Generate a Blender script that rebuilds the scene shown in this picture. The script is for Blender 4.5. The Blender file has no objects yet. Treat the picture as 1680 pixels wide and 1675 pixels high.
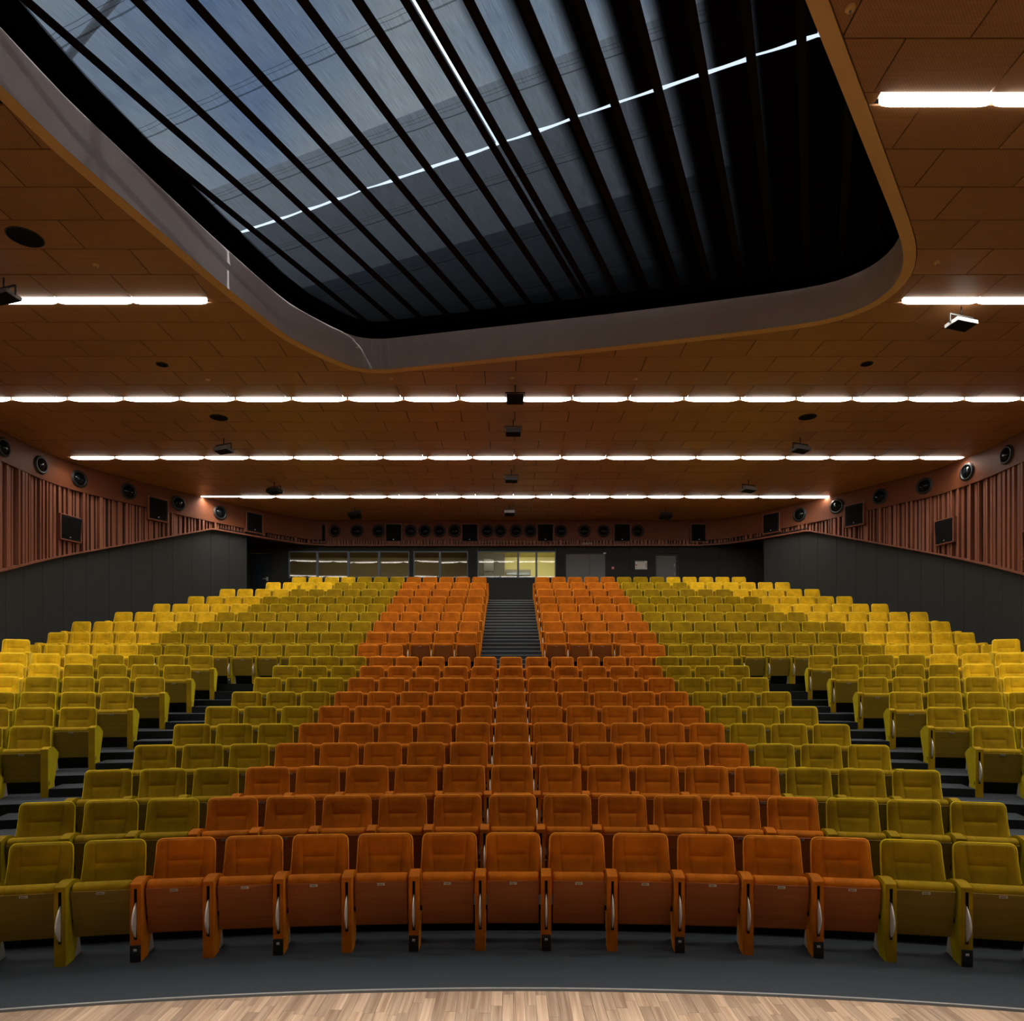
import bpy, math, random
import numpy as np
from mathutils import Vector, Matrix
random.seed(7)
C = bpy.context.scene.collection
SC = bpy.context.scene

# ------------------------------------------------------------------ camera, world, exposure
EYE = 2.18
FPX = 1150.0
cam_d = bpy.data.cameras.new('camera')
cam = bpy.data.objects.new('camera', cam_d); C.objects.link(cam)
cam.location = (0, 0, EYE); cam.rotation_euler = (math.radians(90), 0, 0)
cam_d.sensor_fit = 'HORIZONTAL'; cam_d.sensor_width = 36.0
cam_d.lens = 36.0 * FPX / 1680.0
cam_d.shift_x = (840 - 836) / 1680.0
cam_d.shift_y = (1130 - 837.5) / 1680.0
cam_d.clip_end = 200
SC.camera = cam
SC.view_settings.view_transform = 'Standard'
SC.view_settings.look = 'None'
SC.view_settings.gamma = 1.0
SC.view_settings.use_curve_mapping = False
SC.view_settings.exposure = 0.0
TUBE = 14.0          # radiance of the fluorescent diffusers, underside
TUBE_SIDE = 4.5      # and of their shallow flanks
LOUVRE_W = 240.0      # watts per metre of louvred lamp line
UL = 1.18            # length of one luminaire
SKY = 3.2

world = bpy.data.worlds.new('sky'); SC.world = world; world.use_nodes = True
def setup_world():
    nt = world.node_tree; nt.nodes.clear(); N = nt.nodes; L = nt.links
    out = N.new('ShaderNodeOutputWorld'); bg = N.new('ShaderNodeBackground')
    tc = N.new('ShaderNodeTexCoord'); no = N.new('ShaderNodeTexNoise'); cr = N.new('ShaderNodeValToRGB')
    no.inputs['Scale'].default_value = 2.6; no.inputs['Detail'].default_value = 5
    L.new(tc.outputs['Generated'], no.inputs['Vector'])
    e = cr.color_ramp.elements
    e[0].position = 0.33; e[0].color = (0.14, 0.28, 0.60, 1)
    e[1].position = 0.62; e[1].color = (0.80, 0.88, 0.95, 1)
    m = cr.color_ramp.elements.new(0.5); m.color = (0.52, 0.62, 0.70, 1)
    L.new(no.outputs['Fac'], cr.inputs['Fac']); L.new(cr.outputs['Color'], bg.inputs['Color'])
    bg.inputs['Strength'].default_value = SKY
    L.new(bg.outputs[0], out.inputs[0])
setup_world()

def area_lamp(name, loc, size, size_y, power, color=(1, .93, .82), rot=(0, 0, 0), spread=math.pi):
    d = bpy.data.lights.new(name, 'AREA'); d.shape = 'RECTANGLE'; d.size = size; d.size_y = size_y
    d.energy = power; d.color = color; d.spread = spread
    o = bpy.data.objects.new(name, d); C.objects.link(o); o.location = loc; o.rotation_euler = rot
    return o
# stage lighting rig above the stage (behind and above the camera), and the lamps of the control booth
area_lamp('stage_wash_light', (0.0, 1.9, 7.9), 6.5, 0.5, 310, (1, .95, .90), (0, 0, 0), math.radians(54))
sun_d = bpy.data.lights.new('sun', 'SUN'); sun_d.energy = 2.2; sun_d.angle = math.radians(1.2); sun_d.color = (1, .96, .9)
sun = bpy.data.objects.new('sun', sun_d); C.objects.link(sun)
sun.rotation_euler = Vector((-.9158*.75, .4015*.75, -.66)).to_track_quat('-Z', 'Y').to_euler()
area_lamp('booth_ceiling_light', (0.5, 25.85, 7.46), 2.2, .3, 120, (1, .93, .62), (math.radians(25), 0, 0))
area_lamp('booth_side_light', (-5.0, 25.85, 7.46), 6.0, 0.3, 90, (1, .86, .6), (math.radians(25), 0, 0))

# the louvred tube lines: (depth, first x, number of units)
RUNS = [(0, 7.25, -11.9, 5), (0, 7.25, 3.83, 7), (1, 11.0, -11.83, 6), (1, 11.0, 6.17, 5), (2, 14.75, .13-10*UL, 20), (3, 18.5, -11.6, 20), (4, 22.25, -9.79, 17)]
area_lamp('front_fill_light', (-8.7, 3.5, 8.2), 5.8, .11, 115, (1, .94, .83), (0, 0, 0), math.radians(150))  # unseen fill lamps, added to lift the front rows
area_lamp('front_fill_light', (7.0, 3.5, 8.2), 9.0, .11, 175, (1, .94, .83), (0, 0, 0), math.radians(150))
for ln_, y_, x_, n_ in RUNS:
    L_ = n_*UL - .04
    area_lamp('tube_line_light', (x_ + n_*UL/2, y_, 8.28-.0345), L_, .11, LOUVRE_W*L_/10, (1, .94, .83), (0, 0, 0), math.radians(136))

# ------------------------------------------------------------------ helpers
def px(x, D): return (x - 836.0) * D / FPX
def pz(y, D): return EYE + (1130.0 - y) * D / FPX

class MB:
    def __init__(s): s.v = []; s.f = []; s.m = []; s.sm = []
    def poly(s, pts, mat=0, smooth=False):
        b = len(s.v); s.v += [tuple(p) for p in pts]; s.f.append(tuple(range(b, b + len(pts)))); s.m.append(mat); s.sm.append(smooth)
    def box(s, x0, x1, y0, y1, z0, z1, mat=0, M=None):
        p = [(x0,y0,z0),(x1,y0,z0),(x1,y1,z0),(x0,y1,z0),(x0,y0,z1),(x1,y0,z1),(x1,y1,z1),(x0,y1,z1)]
        if M is not None: p = [tuple(M @ Vector(q)) for q in p]
        b = len(s.v); s.v += p
        for f in ((0,3,2,1),(4,5,6,7),(0,1,5,4),(1,2,6,5),(2,3,7,6),(3,0,4,7)):
            s.f.append(tuple(b + i for i in f)); s.m.append(mat); s.sm.append(False)
    def prism(s, pts, z0, z1, mat=0):          # plan polygon (ccw) extruded in z
        n = len(pts)
        if n < 3: return
        b = len(s.v)
        s.v += [(p[0], p[1], z0) for p in pts] + [(p[0], p[1], z1) for p in pts]
        s.f.append(tuple(b + i for i in reversed(range(n)))); s.f.append(tuple(b + n + i for i in range(n)))
        s.m += [mat, mat]; s.sm += [False, False]
        for i in range(n):
            j = (i + 1) % n
            s.f.append((b+i, b+j, b+n+j, b+n+i)); s.m.append(mat); s.sm.append(False)
    def extrude_x(s, prof, x0, x1, mat=0, skip=()):      # (y,z) profile extruded in x
        n = len(prof); b = len(s.v)
        s.v += [(x0, p[0], p[1]) for p in prof] + [(x1, p[0], p[1]) for p in prof]
        s.f.append(tuple(b + i for i in range(n))); s.f.append(tuple(b + n + i for i in reversed(range(n))))
        s.m += [mat, mat]; s.sm += [False, False]
        for i in range(n):
            if i in skip: continue
            j = (i + 1) % n
            s.f.append((b+i, b+n+i, b+n+j, b+j)); s.m.append(mat); s.sm.append(False)
    def grid(s, rows, mat=0, smooth=True, flip=False):
        b = len(s.v); nr = len(rows); nc = len(rows[0])
        for r in rows: s.v += [tuple(p) for p in r]
        for i in range(nr - 1):
            for j in range(nc - 1):
                q = (b+i*nc+j, b+i*nc+j+1, b+(i+1)*nc+j+1, b+(i+1)*nc+j)
                s.f.append(q[::-1] if flip else q); s.m.append(mat); s.sm.append(smooth)
    def tube(s, p0, p1, r, mat=0, n=8, r1=None):
        p0 = Vector(p0); p1 = Vector(p1); d = (p1 - p0).normalized()
        a = d.orthogonal().normalized(); c = d.cross(a); r1 = r if r1 is None else r1
        rows = []
        b = len(s.v)
        for k, (p, rr) in enumerate(((p0, r), (p1, r1))):
            for i in range(n):
                t = 2*math.pi*i/n; s.v.append(tuple(p + (a*math.cos(t) + c*math.sin(t))*rr))
        for i in range(n):
            j = (i+1) % n
            s.f.append((b+i, b+j, b+n+j, b+n+i)); s.m.append(mat); s.sm.append(True)
        s.f.append(tuple(b+i for i in reversed(range(n)))); s.f.append(tuple(b+n+i for i in range(n)))
        s.m += [mat, mat]; s.sm += [False, False]
    def lathe(s, prof, n=20, mat=0, M=None):  # (r, z) profile about z
        rows = []
        for r, z in prof:
            row = [Vector((r*math.cos(2*math.pi*i/n), r*math.sin(2*math.pi*i/n), z)) for i in range(n+1)]
            if M is not None: row = [M @ p for p in row]
            rows.append(row)
        s.grid(rows, mat, True, flip=False)
    def mesh(s, name, mats):
        me = bpy.data.meshes.new(name); me.from_pydata(s.v, [], s.f)
        for m in mats: me.materials.append(m)
        me.polygons.foreach_set('material_index', s.m); me.polygons.foreach_set('use_smooth', s.sm)
        me.update(); return me
def add(name, mesh, parent=None, loc=None, rot=None, **props):
    o = bpy.data.objects.new(name, mesh); C.objects.link(o)
    if parent is not None: o.parent = parent
    if loc is not None: o.location = loc
    if rot is not None: o.rotation_euler = rot
    for k, v in props.items(): o[k] = v
    return o
def thing(name, label, cat, loc=(0,0,0), rz=0, group=None, mesh=None):
    o = add(name, mesh, None, loc, (0,0,rz)); o['label'] = label; o['category'] = cat
    if group: o['group'] = group
    return o
def structure(name, mesh=None, loc=None):
    o = add(name, mesh, None, loc); o['kind'] = 'structure'; return o

def clip(poly, p, n):
    out = []
    k = len(poly)
    for i in range(k):
        a = poly[i]; b = poly[(i+1) % k]
        da = (a[0]-p[0])*n[0] + (a[1]-p[1])*n[1]; db = (b[0]-p[0])*n[0] + (b[1]-p[1])*n[1]
        if da >= 0: out.append(a)
        if (da >= 0) != (db >= 0):
            t = da/(da-db); out.append((a[0]+(b[0]-a[0])*t, a[1]+(b[1]-a[1])*t))
    return out
def area2(poly): return 0.5*sum(poly[i][0]*poly[(i+1)%len(poly)][1]-poly[(i+1)%len(poly)][0]*poly[i][1] for i in range(len(poly))) if len(poly) > 2 else 0
def inter(poly, conv):
    for i in range(len(conv)):
        a = conv[i]; b = conv[(i+1) % len(conv)]
        poly = clip(poly, a, (-(b[1]-a[1]), b[0]-a[0]))
        if len(poly) < 3: return []
    return poly if abs(area2(poly)) > 1e-5 else []
def diff(poly, conv):
    res = []; rest = poly
    for i in range(len(conv)):
        a = conv[i]; b = conv[(i+1) % len(conv)]; n = (-(b[1]-a[1]), b[0]-a[0])
        o = clip(rest, a, (-n[0], -n[1]))
        if len(o) > 2 and abs(area2(o)) > 1e-5: res.append(o)
        rest = clip(rest, a, n)
        if len(rest) < 3: break
    return res
def hull(pts):
    pts = sorted(set(pts))
    def half(ps):
        h = []
        for p in ps:
            while len(h) > 1 and (h[-1][0]-h[-2][0])*(p[1]-h[-2][1])-(h[-1][1]-h[-2][1])*(p[0]-h[-2][0]) <= 0: h.pop()
            h.append(p)
        return h
    a = half(pts); b = half(pts[::-1]); return a[:-1] + b[:-1]
def catmull(pts, n=4, closed=False):
    out = []; k = len(pts)
    rng = range(k) if closed else range(k-1)
    for i in rng:
        g = (lambda j: pts[j % k]) if closed else (lambda j: pts[min(max(j,0),k-1)])
        p0,p1,p2,p3 = g(i-1),g(i),g(i+1),g(i+2)
        for s in range(n):
            t = s/n
            out.append(tuple(0.5*((2*p1[c])+(-p0[c]+p2[c])*t+(2*p0[c]-5*p1[c]+4*p2[c]-p3[c])*t*t+(-p0[c]+3*p1[c]-3*p2[c]+p3[c])*t**3) for c in (0,1)))
    if not closed: out.append(pts[-1])
    return out
def offset_poly(poly, d):      # inward for ccw polygon when d>0
    n = len(poly); res = []
    for i in range(n):
        a = Vector(poly[i-1]); b = Vector(poly[i]); c = Vector(poly[(i+1) % n])
        n1 = Vector((-(b-a).y, (b-a).x)).normalized(); n2 = Vector((-(c-b).y, (c-b).x)).normalized()
        m = (n1+n2).normalized(); k = d/max(0.3, m.dot(n1)); res.append((b.x+m.x*k, b.y+m.y*k))
    return res

# ------------------------------------------------------------------ materials
def mat_base(name):
    m = bpy.data.materials.new(name); m.use_nodes = True; nt = m.node_tree
    return m, nt.nodes, nt.links, nt.nodes['Principled BSDF']
def simple(name, col, rough=0.6, metal=0.0, spec=0.5, bump=0, scale=60, var=0.0):
    m, N, L, B = mat_base(name)
    B.inputs['Base Color'].default_value = (*col, 1); B.inputs['Roughness'].default_value = rough
    B.inputs['Metallic'].default_value = metal; B.inputs['Specular IOR Level'].default_value = spec
    if bump or var:
        tc = N.new('ShaderNodeTexCoord'); no = N.new('ShaderNodeTexNoise'); no.inputs['Scale'].default_value = scale
        no.inputs['Detail'].default_value = 3
        L.new(tc.outputs['Object'], no.inputs['Vector'])
        if bump:
            bp = N.new('ShaderNodeBump'); bp.inputs['Strength'].default_value = bump; bp.inputs['Distance'].default_value = 0.01
            L.new(no.outputs['Fac'], bp.inputs['Height']); L.new(bp.outputs[0], B.inputs['Normal'])
        if var:
            r = N.new('ShaderNodeValToRGB'); r.color_ramp.elements[0].position = 0.3; r.color_ramp.elements[1].position = 0.7
            r.color_ramp.elements[0].color = (*[c*(1-var) for c in col], 1); r.color_ramp.elements[1].color = (*[min(1, c*(1+var)) for c in col], 1)
            L.new(no.outputs['Fac'], r.inputs['Fac']); L.new(r.outputs[0], B.inputs['Base Color'])
    return m
def velvet(name, col, light, sheen=0.5):
    m, N, L, B = mat_base(name)
    tc = N.new('ShaderNodeTexCoord'); oi = N.new('ShaderNodeObjectInfo'); ad = N.new('ShaderNodeVectorMath'); ad.operation = 'ADD'
    sc = N.new('ShaderNodeVectorMath'); sc.operation = 'SCALE'; sc.inputs['Scale'].default_value = 37.0
    cx = N.new('ShaderNodeCombineXYZ'); L.new(oi.outputs['Random'], cx.inputs[0]); L.new(oi.outputs['Random'], cx.inputs[2])
    L.new(cx.outputs[0], sc.inputs[0]); L.new(tc.outputs['Object'], ad.inputs[0]); L.new(sc.outputs[0], ad.inputs[1])
    no = N.new('ShaderNodeTexNoise'); no.inputs['Scale'].default_value = 5.0; no.inputs['Detail'].default_value = 6; no.inputs['Roughness'].default_value = .6
    L.new(ad.outputs[0], no.inputs['Vector'])
    r = N.new('ShaderNodeValToRGB'); r.color_ramp.elements[0].position = .32; r.color_ramp.elements[1].position = .68
    r.color_ramp.elements[0].color = (*[c*.72 for c in col], 1); r.color_ramp.elements[1].color = (*[min(1, c*1.15) for c in col], 1)
    L.new(no.outputs['Fac'], r.inputs['Fac']); L.new(r.outputs[0], B.inputs['Base Color'])
    B.inputs['Roughness'].default_value = .85; B.inputs['Specular IOR Level'].default_value = .15
    B.inputs['Sheen Weight'].default_value = sheen; B.inputs['Sheen Roughness'].default_value = .35
    B.inputs['Sheen Tint'].default_value = (*light, 1)
    n2 = N.new('ShaderNodeTexNoise'); n2.inputs['Scale'].default_value = 220; L.new(tc.outputs['Object'], n2.inputs['Vector'])
    bp = N.new('ShaderNodeBump'); bp.inputs['Strength'].default_value = .25; bp.inputs['Distance'].default_value = .002
    L.new(n2.outputs['Fac'], bp.inputs['Height']); L.new(bp.outputs[0], B.inputs['Normal'])
    return m
def wood(name, c0, c1, axis='X', rough=.45, scale=1.0, perf=False, spec=.4, objvar=.15):
    m, N, L, B = mat_base(name)
    tc = N.new('ShaderNodeTexCoord'); mp = N.new('ShaderNodeMapping')
    s = {'X': (1.2, 40, 40), 'Y': (40, 1.2, 40), 'Z': (40, 40, 1.2)}[axis]
    mp.inputs['Scale'].default_value = [v*scale for v in s]
    oi = N.new('ShaderNodeObjectInfo'); cx = N.new('ShaderNodeCombineXYZ')
    mu = N.new('ShaderNodeMath'); mu.operation = 'MULTIPLY'; mu.inputs[1].default_value = 60
    L.new(oi.outputs['Random'], mu.inputs[0]); L.new(mu.outputs[0], cx.inputs[0]); L.new(mu.outputs[0], cx.inputs[1])
    L.new(cx.outputs[0], mp.inputs['Location'])
    L.new(tc.outputs['Object'], mp.inputs['Vector'])
    no = N.new('ShaderNodeTexNoise'); no.inputs['Scale'].default_value = 1; no.inputs['Detail'].default_value = 5; no.inputs['Distortion'].default_value = .6
    L.new(mp.outputs[0], no.inputs['Vector'])
    r = N.new('ShaderNodeValToRGB'); r.color_ramp.elements[0].position = .3; r.color_ramp.elements[1].position = .72
    r.color_ramp.elements[0].color = (*c0, 1); r.color_ramp.elements[1].color = (*c1, 1)
    L.new(no.outputs['Fac'], r.inputs['Fac'])
    hs = N.new('ShaderNodeHueSaturation'); L.new(r.outputs[0], hs.inputs['Color'])
    mr = N.new('ShaderNodeMapRange'); mr.inputs[3].default_value = 1-objvar; mr.inputs[4].default_value = 1+objvar
    L.new(oi.outputs['Random'], mr.inputs[0]); L.new(mr.outputs[0], hs.inputs['Value'])
    last = hs.outputs[0]
    if perf:       # rows of tiny acoustic holes
        sx = N.new('ShaderNodeSeparateXYZ'); L.new(tc.outputs['Object'], sx.inputs[0])
        def wave(o):
            a = N.new('ShaderNodeMath'); a.operation = 'MULTIPLY'; a.inputs[1].default_value = 2*math.pi/.032; L.new(o, a.inputs[0])
            b = N.new('ShaderNodeMath'); b.operation = 'SINE'; L.new(a.outputs[0], b.inputs[0]); return b.outputs[0]
        ml = N.new('ShaderNodeMath'); ml.operation = 'MULTIPLY'; L.new(wave(sx.outputs[0]), ml.inputs[0]); L.new(wave(sx.outputs[1]), ml.inputs[1])
        gt = N.new('ShaderNodeMath'); gt.operation = 'GREATER_THAN'; gt.inputs[1].default_value = .72; L.new(ml.outputs[0], gt.inputs[0])
        mx = N.new('ShaderNodeMixRGB'); mx.blend_type = 'MIX'; mx.inputs[2].default_value = (*[c*.25 for c in c0], 1)
        L.new(gt.outputs[0], mx.inputs[0]); L.new(last, mx.inputs[1]); last = mx.outputs[0]
    L.new(last, B.inputs['Base Color'])
    B.inputs['Roughness'].default_value = rough; B.inputs['Specular IOR Level'].default_value = spec
    return m
def emis(name, col, s):
    m = bpy.data.materials.new(name); m.use_nodes = True; nt = m.node_tree; nt.nodes.clear()
    o = nt.nodes.new('ShaderNodeOutputMaterial'); e = nt.nodes.new('ShaderNodeEmission')
    e.inputs[0].default_value = (*col, 1); e.inputs[1].default_value = s; nt.links.new(e.outputs[0], o.inputs[0]); return m
def fabric_mat():
    m = bpy.data.materials.new('blind fabric'); m.use_nodes = True; nt = m.node_tree; nt.nodes.clear(); N = nt.nodes; L = nt.links
    out = N.new('ShaderNodeOutputMaterial')
    tr = N.new('ShaderNodeBsdfTransparent'); tl = N.new('ShaderNodeBsdfTranslucent'); df = N.new('ShaderNodeBsdfDiffuse')
    df.inputs[0].default_value = (.004, .0035, .0035, 1)
    tc = N.new('ShaderNodeTexCoord')
    m0 = N.new('ShaderNodeMapping'); m0.inputs['Rotation'].default_value = (0, 0, math.radians(23.7)); L.new(tc.outputs['Object'], m0.inputs['Vector'])
    mp = N.new('ShaderNodeMapping'); mp.inputs['Scale'].default_value = (150, 3.5, 1)
    L.new(m0.outputs[0], mp.inputs['Vector'])
    no = N.new('ShaderNodeTexNoise'); no.inputs['Scale'].default_value = 1; no.inputs['Detail'].default_value = 3; L.new(mp.outputs[0], no.inputs['Vector'])
    m2 = N.new('ShaderNodeMapping'); m2.inputs['Rotation'].default_value = (0, 0, math.radians(23.7)); L.new(tc.outputs['Object'], m2.inputs['Vector'])
    sp = N.new('ShaderNodeSeparateXYZ'); L.new(m2.outputs[0], sp.inputs[0])
    # stitched seams across the strips, in pairs
    def seam(off, w):
        a = N.new('ShaderNodeMath'); a.operation = 'ADD'; a.inputs[1].default_value = off; L.new(sp.outputs[1], a.inputs[0])
        b = N.new('ShaderNodeMath'); b.operation = 'PINGPONG'; b.inputs[1].default_value = .62; L.new(a.outputs[0], b.inputs[0])
        c = N.new('ShaderNodeMath'); c.operation = 'GREATER_THAN'; c.inputs[1].default_value = w; L.new(b.outputs[0], c.inputs[0]); return c.outputs[0]
    s1 = seam(.0, .010); s2 = seam(.09, .004); s3 = seam(.14, .004)
    k1 = N.new('ShaderNodeMath'); k1.operation = 'MULTIPLY'; L.new(s1, k1.inputs[0]); L.new(s2, k1.inputs[1])
    k2 = N.new('ShaderNodeMath'); k2.operation = 'MULTIPLY'; L.new(k1.outputs[0], k2.inputs[0]); L.new(s3, k2.inputs[1])
    mr = N.new('ShaderNodeMapRange'); mr.inputs[1].default_value = .3; mr.inputs[2].default_value = .7; mr.inputs[3].default_value = .7; mr.inputs[4].default_value = 1.25
    L.new(no.outputs['Fac'], mr.inputs[0])
    k3 = N.new('ShaderNodeMapRange'); k3.inputs[3].default_value = .45; k3.inputs[4].default_value = 1; L.new(k2.outputs[0], k3.inputs[0])
    k4 = N.new('ShaderNodeMath'); k4.operation = 'MULTIPLY'; L.new(mr.outputs[0], k4.inputs[0]); L.new(k3.outputs[0], k4.inputs[1])
    def tint(c):
        v = N.new('ShaderNodeVectorMath'); v.operation = 'SCALE'; v.inputs[0].default_value = c; L.new(k4.outputs[0], v.inputs['Scale']); return v.outputs[0]
    at_ = N.new('ShaderNodeAttribute'); at_.attribute_name = 'painted_light'  # painted fade of the sky light, scales what the cloth lets through
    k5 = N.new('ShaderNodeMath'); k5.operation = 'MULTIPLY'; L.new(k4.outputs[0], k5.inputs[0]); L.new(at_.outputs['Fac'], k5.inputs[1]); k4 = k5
    L.new(tint((.074, .077, .079)), tr.inputs[0]); L.new(tint((.022, .024, .026)), tl.inputs[0])
    a1 = N.new('ShaderNodeAddShader'); a2 = N.new('ShaderNodeAddShader')
    L.new(tr.outputs[0], a1.inputs[0]); L.new(tl.outputs[0], a1.inputs[1]); L.new(a1.outputs[0], a2.inputs[0]); L.new(df.outputs[0], a2.inputs[1])
    L.new(a2.outputs[0], out.inputs[0]); return m

M = {}
M['orange'] = velvet('orange velvet', (.46, .120, .002), (1, .34, .01), .6)
M['olive'] = velvet('olive velvet', (.30, .185, .0006), (.9, .68, .005), .6)
M['yellow'] = velvet('yellow velvet', (.72, .44, .008), (1, .75, .08), .45)
M['orange_s'] = velvet('orange velvet lit side', (.60, .18, .004), (1, .4, .03), .8)  # same velvet made lighter, painting in the brighter light on arm sides
M['olive_s'] = velvet('olive velvet lit side', (.42, .32, .001), (.9, .8, .02), .9)
M['yellow_s'] = velvet('yellow velvet lit side', (.85, .58, .02), (1, .8, .15), .7)
M['orange_p'] = velvet('orange piping', (.90, .34, .03), (1, .5, .08), .8)  # lighter velvet with the edge sheen put into its colour
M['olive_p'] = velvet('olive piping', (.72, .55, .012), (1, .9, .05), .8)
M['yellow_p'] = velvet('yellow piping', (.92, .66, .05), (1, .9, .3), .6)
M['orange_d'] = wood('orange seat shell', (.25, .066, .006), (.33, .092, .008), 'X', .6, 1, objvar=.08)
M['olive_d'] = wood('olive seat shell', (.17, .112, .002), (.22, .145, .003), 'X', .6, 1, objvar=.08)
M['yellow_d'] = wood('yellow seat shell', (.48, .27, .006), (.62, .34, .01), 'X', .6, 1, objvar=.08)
M['black'] = simple('black plastic', (.006, .006, .007), .5)
M['slot'] = simple('slot black', (.002, .002, .002), .9)
M['chrome'] = simple('brushed aluminium', (.80, .78, .74), .35, .45)
M['edge'] = simple('aluminium edge strip', (.34, .34, .33), .4, .3)
M['footgrey'] = simple('pale grey painted steel', (.42, .41, .38), .5, .1)
M['plate'] = simple('number plate metal', (.35, .33, .28), .4, .6)
M['ink'] = simple('engraved digits', (.02, .02, .02), .7)
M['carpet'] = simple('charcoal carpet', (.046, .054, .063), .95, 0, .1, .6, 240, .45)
M['shaded_riser'] = simple('charcoal carpet riser', (.013, .0145, .016), .95, 0, .1, .5, 240, .35)  # same carpet darkened, shade on upright faces put into the colour
M['nosing'] = simple('step nosing', (.40, .42, .42), .5, .1)
M['ceilwood'] = wood('ceiling oak veneer', (.33, .155, .060), (.40, .195, .082), 'X', .42, 1, False, .35, .06)
M['ceilperf'] = wood('perforated oak veneer', (.31, .142, .055), (.38, .180, .073), 'X', .42, 1, True, .35, .06)
M['backing'] = simple('dark ceiling backing', (.012, .008, .006), .9)
M['rim'] = simple('ochre timber edge', (.70, .42, .15), .6)
M['fascia'] = simple('off-white plaster', (.58, .54, .55), .8, 0, .3, .05, 4, .03)
M['copper'] = wood('copper brown timber', (.21, .072, .040), (.27, .097, .056), 'Z', .45, .6, False, .35, .12)
M['copband'] = wood('red brown veneer', (.13, .038, .016), (.165, .052, .022), 'X', .45, .6, False, .2, .05)
M['darkwall'] = simple('charcoal wall panel', (.026, .0285, .028), .75, 0, .3, .1, 30, .08)
M['greydoor'] = simple('grey door', (.12, .13, .138), .55)
M['bluedoor'] = simple('blue black door', (.012, .020, .030), .4)
M['frame'] = simple('steel blue window frame', (.10, .13, .17), .35, .5)
M['boothdark'] = simple('booth brown wall', (.16, .13, .06), .8)
M['boothlite'] = simple('booth pale yellow wall', (.62, .58, .28), .8)
M['grey'] = simple('mid grey', (.2, .2, .2), .7)
M['white'] = simple('white enamel', (.55, .54, .52), .5)
M['unitwhite'] = simple('pale unit casing', (.22, .22, .22), .5)
M['spkgrille'] = simple('speaker grille', (.005, .005, .0055), .9, 0, .15, .4, 400)
M['collar2'] = simple('booth grey wall', (.07, .07, .068), .8)
M['collar'] = simple('spot collar', (.03, .03, .03), .4)
M['lens'] = simple('spot lens', (.004, .006, .008), .10, 0, .18)
M['red'] = simple('red paint', (.55, .05, .03), .5)
M['paper'] = simple('white board', (.72, .74, .72), .5)
M['sign'] = simple('sign face', (.55, .52, .42), .5)
M['tube'] = emis('fluorescent diffuser', (1, .93, .82), TUBE)
M['tube_side'] = emis('fluorescent diffuser flank', (1, .93, .82), TUBE_SIDE)
M['rib'] = simple('dark steel rib', (.0035, .0012, .0008), .7, 0, .1)
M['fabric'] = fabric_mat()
M['voidblack'] = simple('black roof void', (.003, .003, .003), 1, 0, 0)
M['wellgrey'] = simple('light well render', (.26, .27, .28), .85)
M['parapet'] = simple('pale rendered parapet', (.75, .75, .75), .9)
M['steel'] = simple('roof truss steel', (.32, .33, .34), .5)
M['plank'] = wood('stage walnut strip', (.27, .16, .095), (.56, .41, .29), 'Y', .33, .8, False, .5, .25)
M['stagewall'] = simple('stage black', (.02, .02, .02), .8)
gl, N_, L_, B_ = mat_base('window glass')
B_.inputs['Transmission Weight'].default_value = 1; B_.inputs['Roughness'].default_value = 0; B_.inputs['IOR'].default_value = 1.5
M['glass'] = gl

# ------------------------------------------------------------------ room plan
CZ = 8.28
lw = [(-12.0, 10.0), (-12.0, 14.0), (-12.0, 16.5), (-12.0, 17.8), (-11.88, 18.7), (-11.55, 19.5), (-11.1, 20.25), (-10.5, 21.2), (-9.9, 22.1), (-9.3, 22.95), (-8.7, 23.72), (-8.0, 24.55), (-7.3, 25.15), (-6.4, 25.42)]
rw = [(-x + (.16 if y < 19 else .30), y) for x, y in lw]
lw[0] = (-12.0, -4.0); rw[0] = (12.16, -4.0)
LWALL = [lw[0]] + catmull(lw[1:], 4); RWALL = [rw[0]] + catmull(rw[1:], 4)
ROOM = hull([(round(a,4), round(b,4)) for a, b in LWALL + RWALL])
if area2(ROOM) < 0: ROOM = ROOM[::-1]
BACK = 25.45

# rows: back-rest top heights were surveyed row by row
DB = [6.21 + .996*i for i in range(19)]            # depth of the back rests
ZF = [0, .189, .379, .573, .780, 1.000, 1.222, 1.478, 1.727, 1.960, 2.285, 2.648, 3.012, 3.370, 3.712, 4.060, 4.422, 4.785, 5.121]
XC = .03
R1 = 18.7; YC = 5.83 - R1
def ra(i): return R1 + .996*i                      # i = 0..9 : radius of arm fronts
def rt(i): return ra(i) - .48
PIT = .55

# ---- floor
floor = structure('floor')
def sector(mb, r0, r1, a0, a1, z0, z1, n, mat=0, room=True):
    for k in range(n):
        t0 = a0 + (a1-a0)*k/n; t1 = a0 + (a1-a0)*(k+1)/n
        q = [(XC+r0*math.sin(t0), YC+r0*math.cos(t0)), (XC+r0*math.sin(t1), YC+r0*math.cos(t1)), (XC+r1*math.sin(t1), YC+r1*math.cos(t1)), (XC+r1*math.sin(t0), YC+r1*math.cos(t0))]
        if area2(q) < 0: q = q[::-1]
        if room: q = inter(q, ROOM)
        if q: mb.prism(q, z0, z1, mat)
def recolor_risers(mb):      # vertical faces get the darker carpet copy with shade painted in
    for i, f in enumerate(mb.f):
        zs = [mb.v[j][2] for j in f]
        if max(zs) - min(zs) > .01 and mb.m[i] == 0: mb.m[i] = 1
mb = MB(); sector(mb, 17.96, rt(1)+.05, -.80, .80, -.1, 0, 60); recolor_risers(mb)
add('front_carpet', mb.mesh('front_carpet', [M['carpet'], M['shaded_riser']]), floor)
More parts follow.
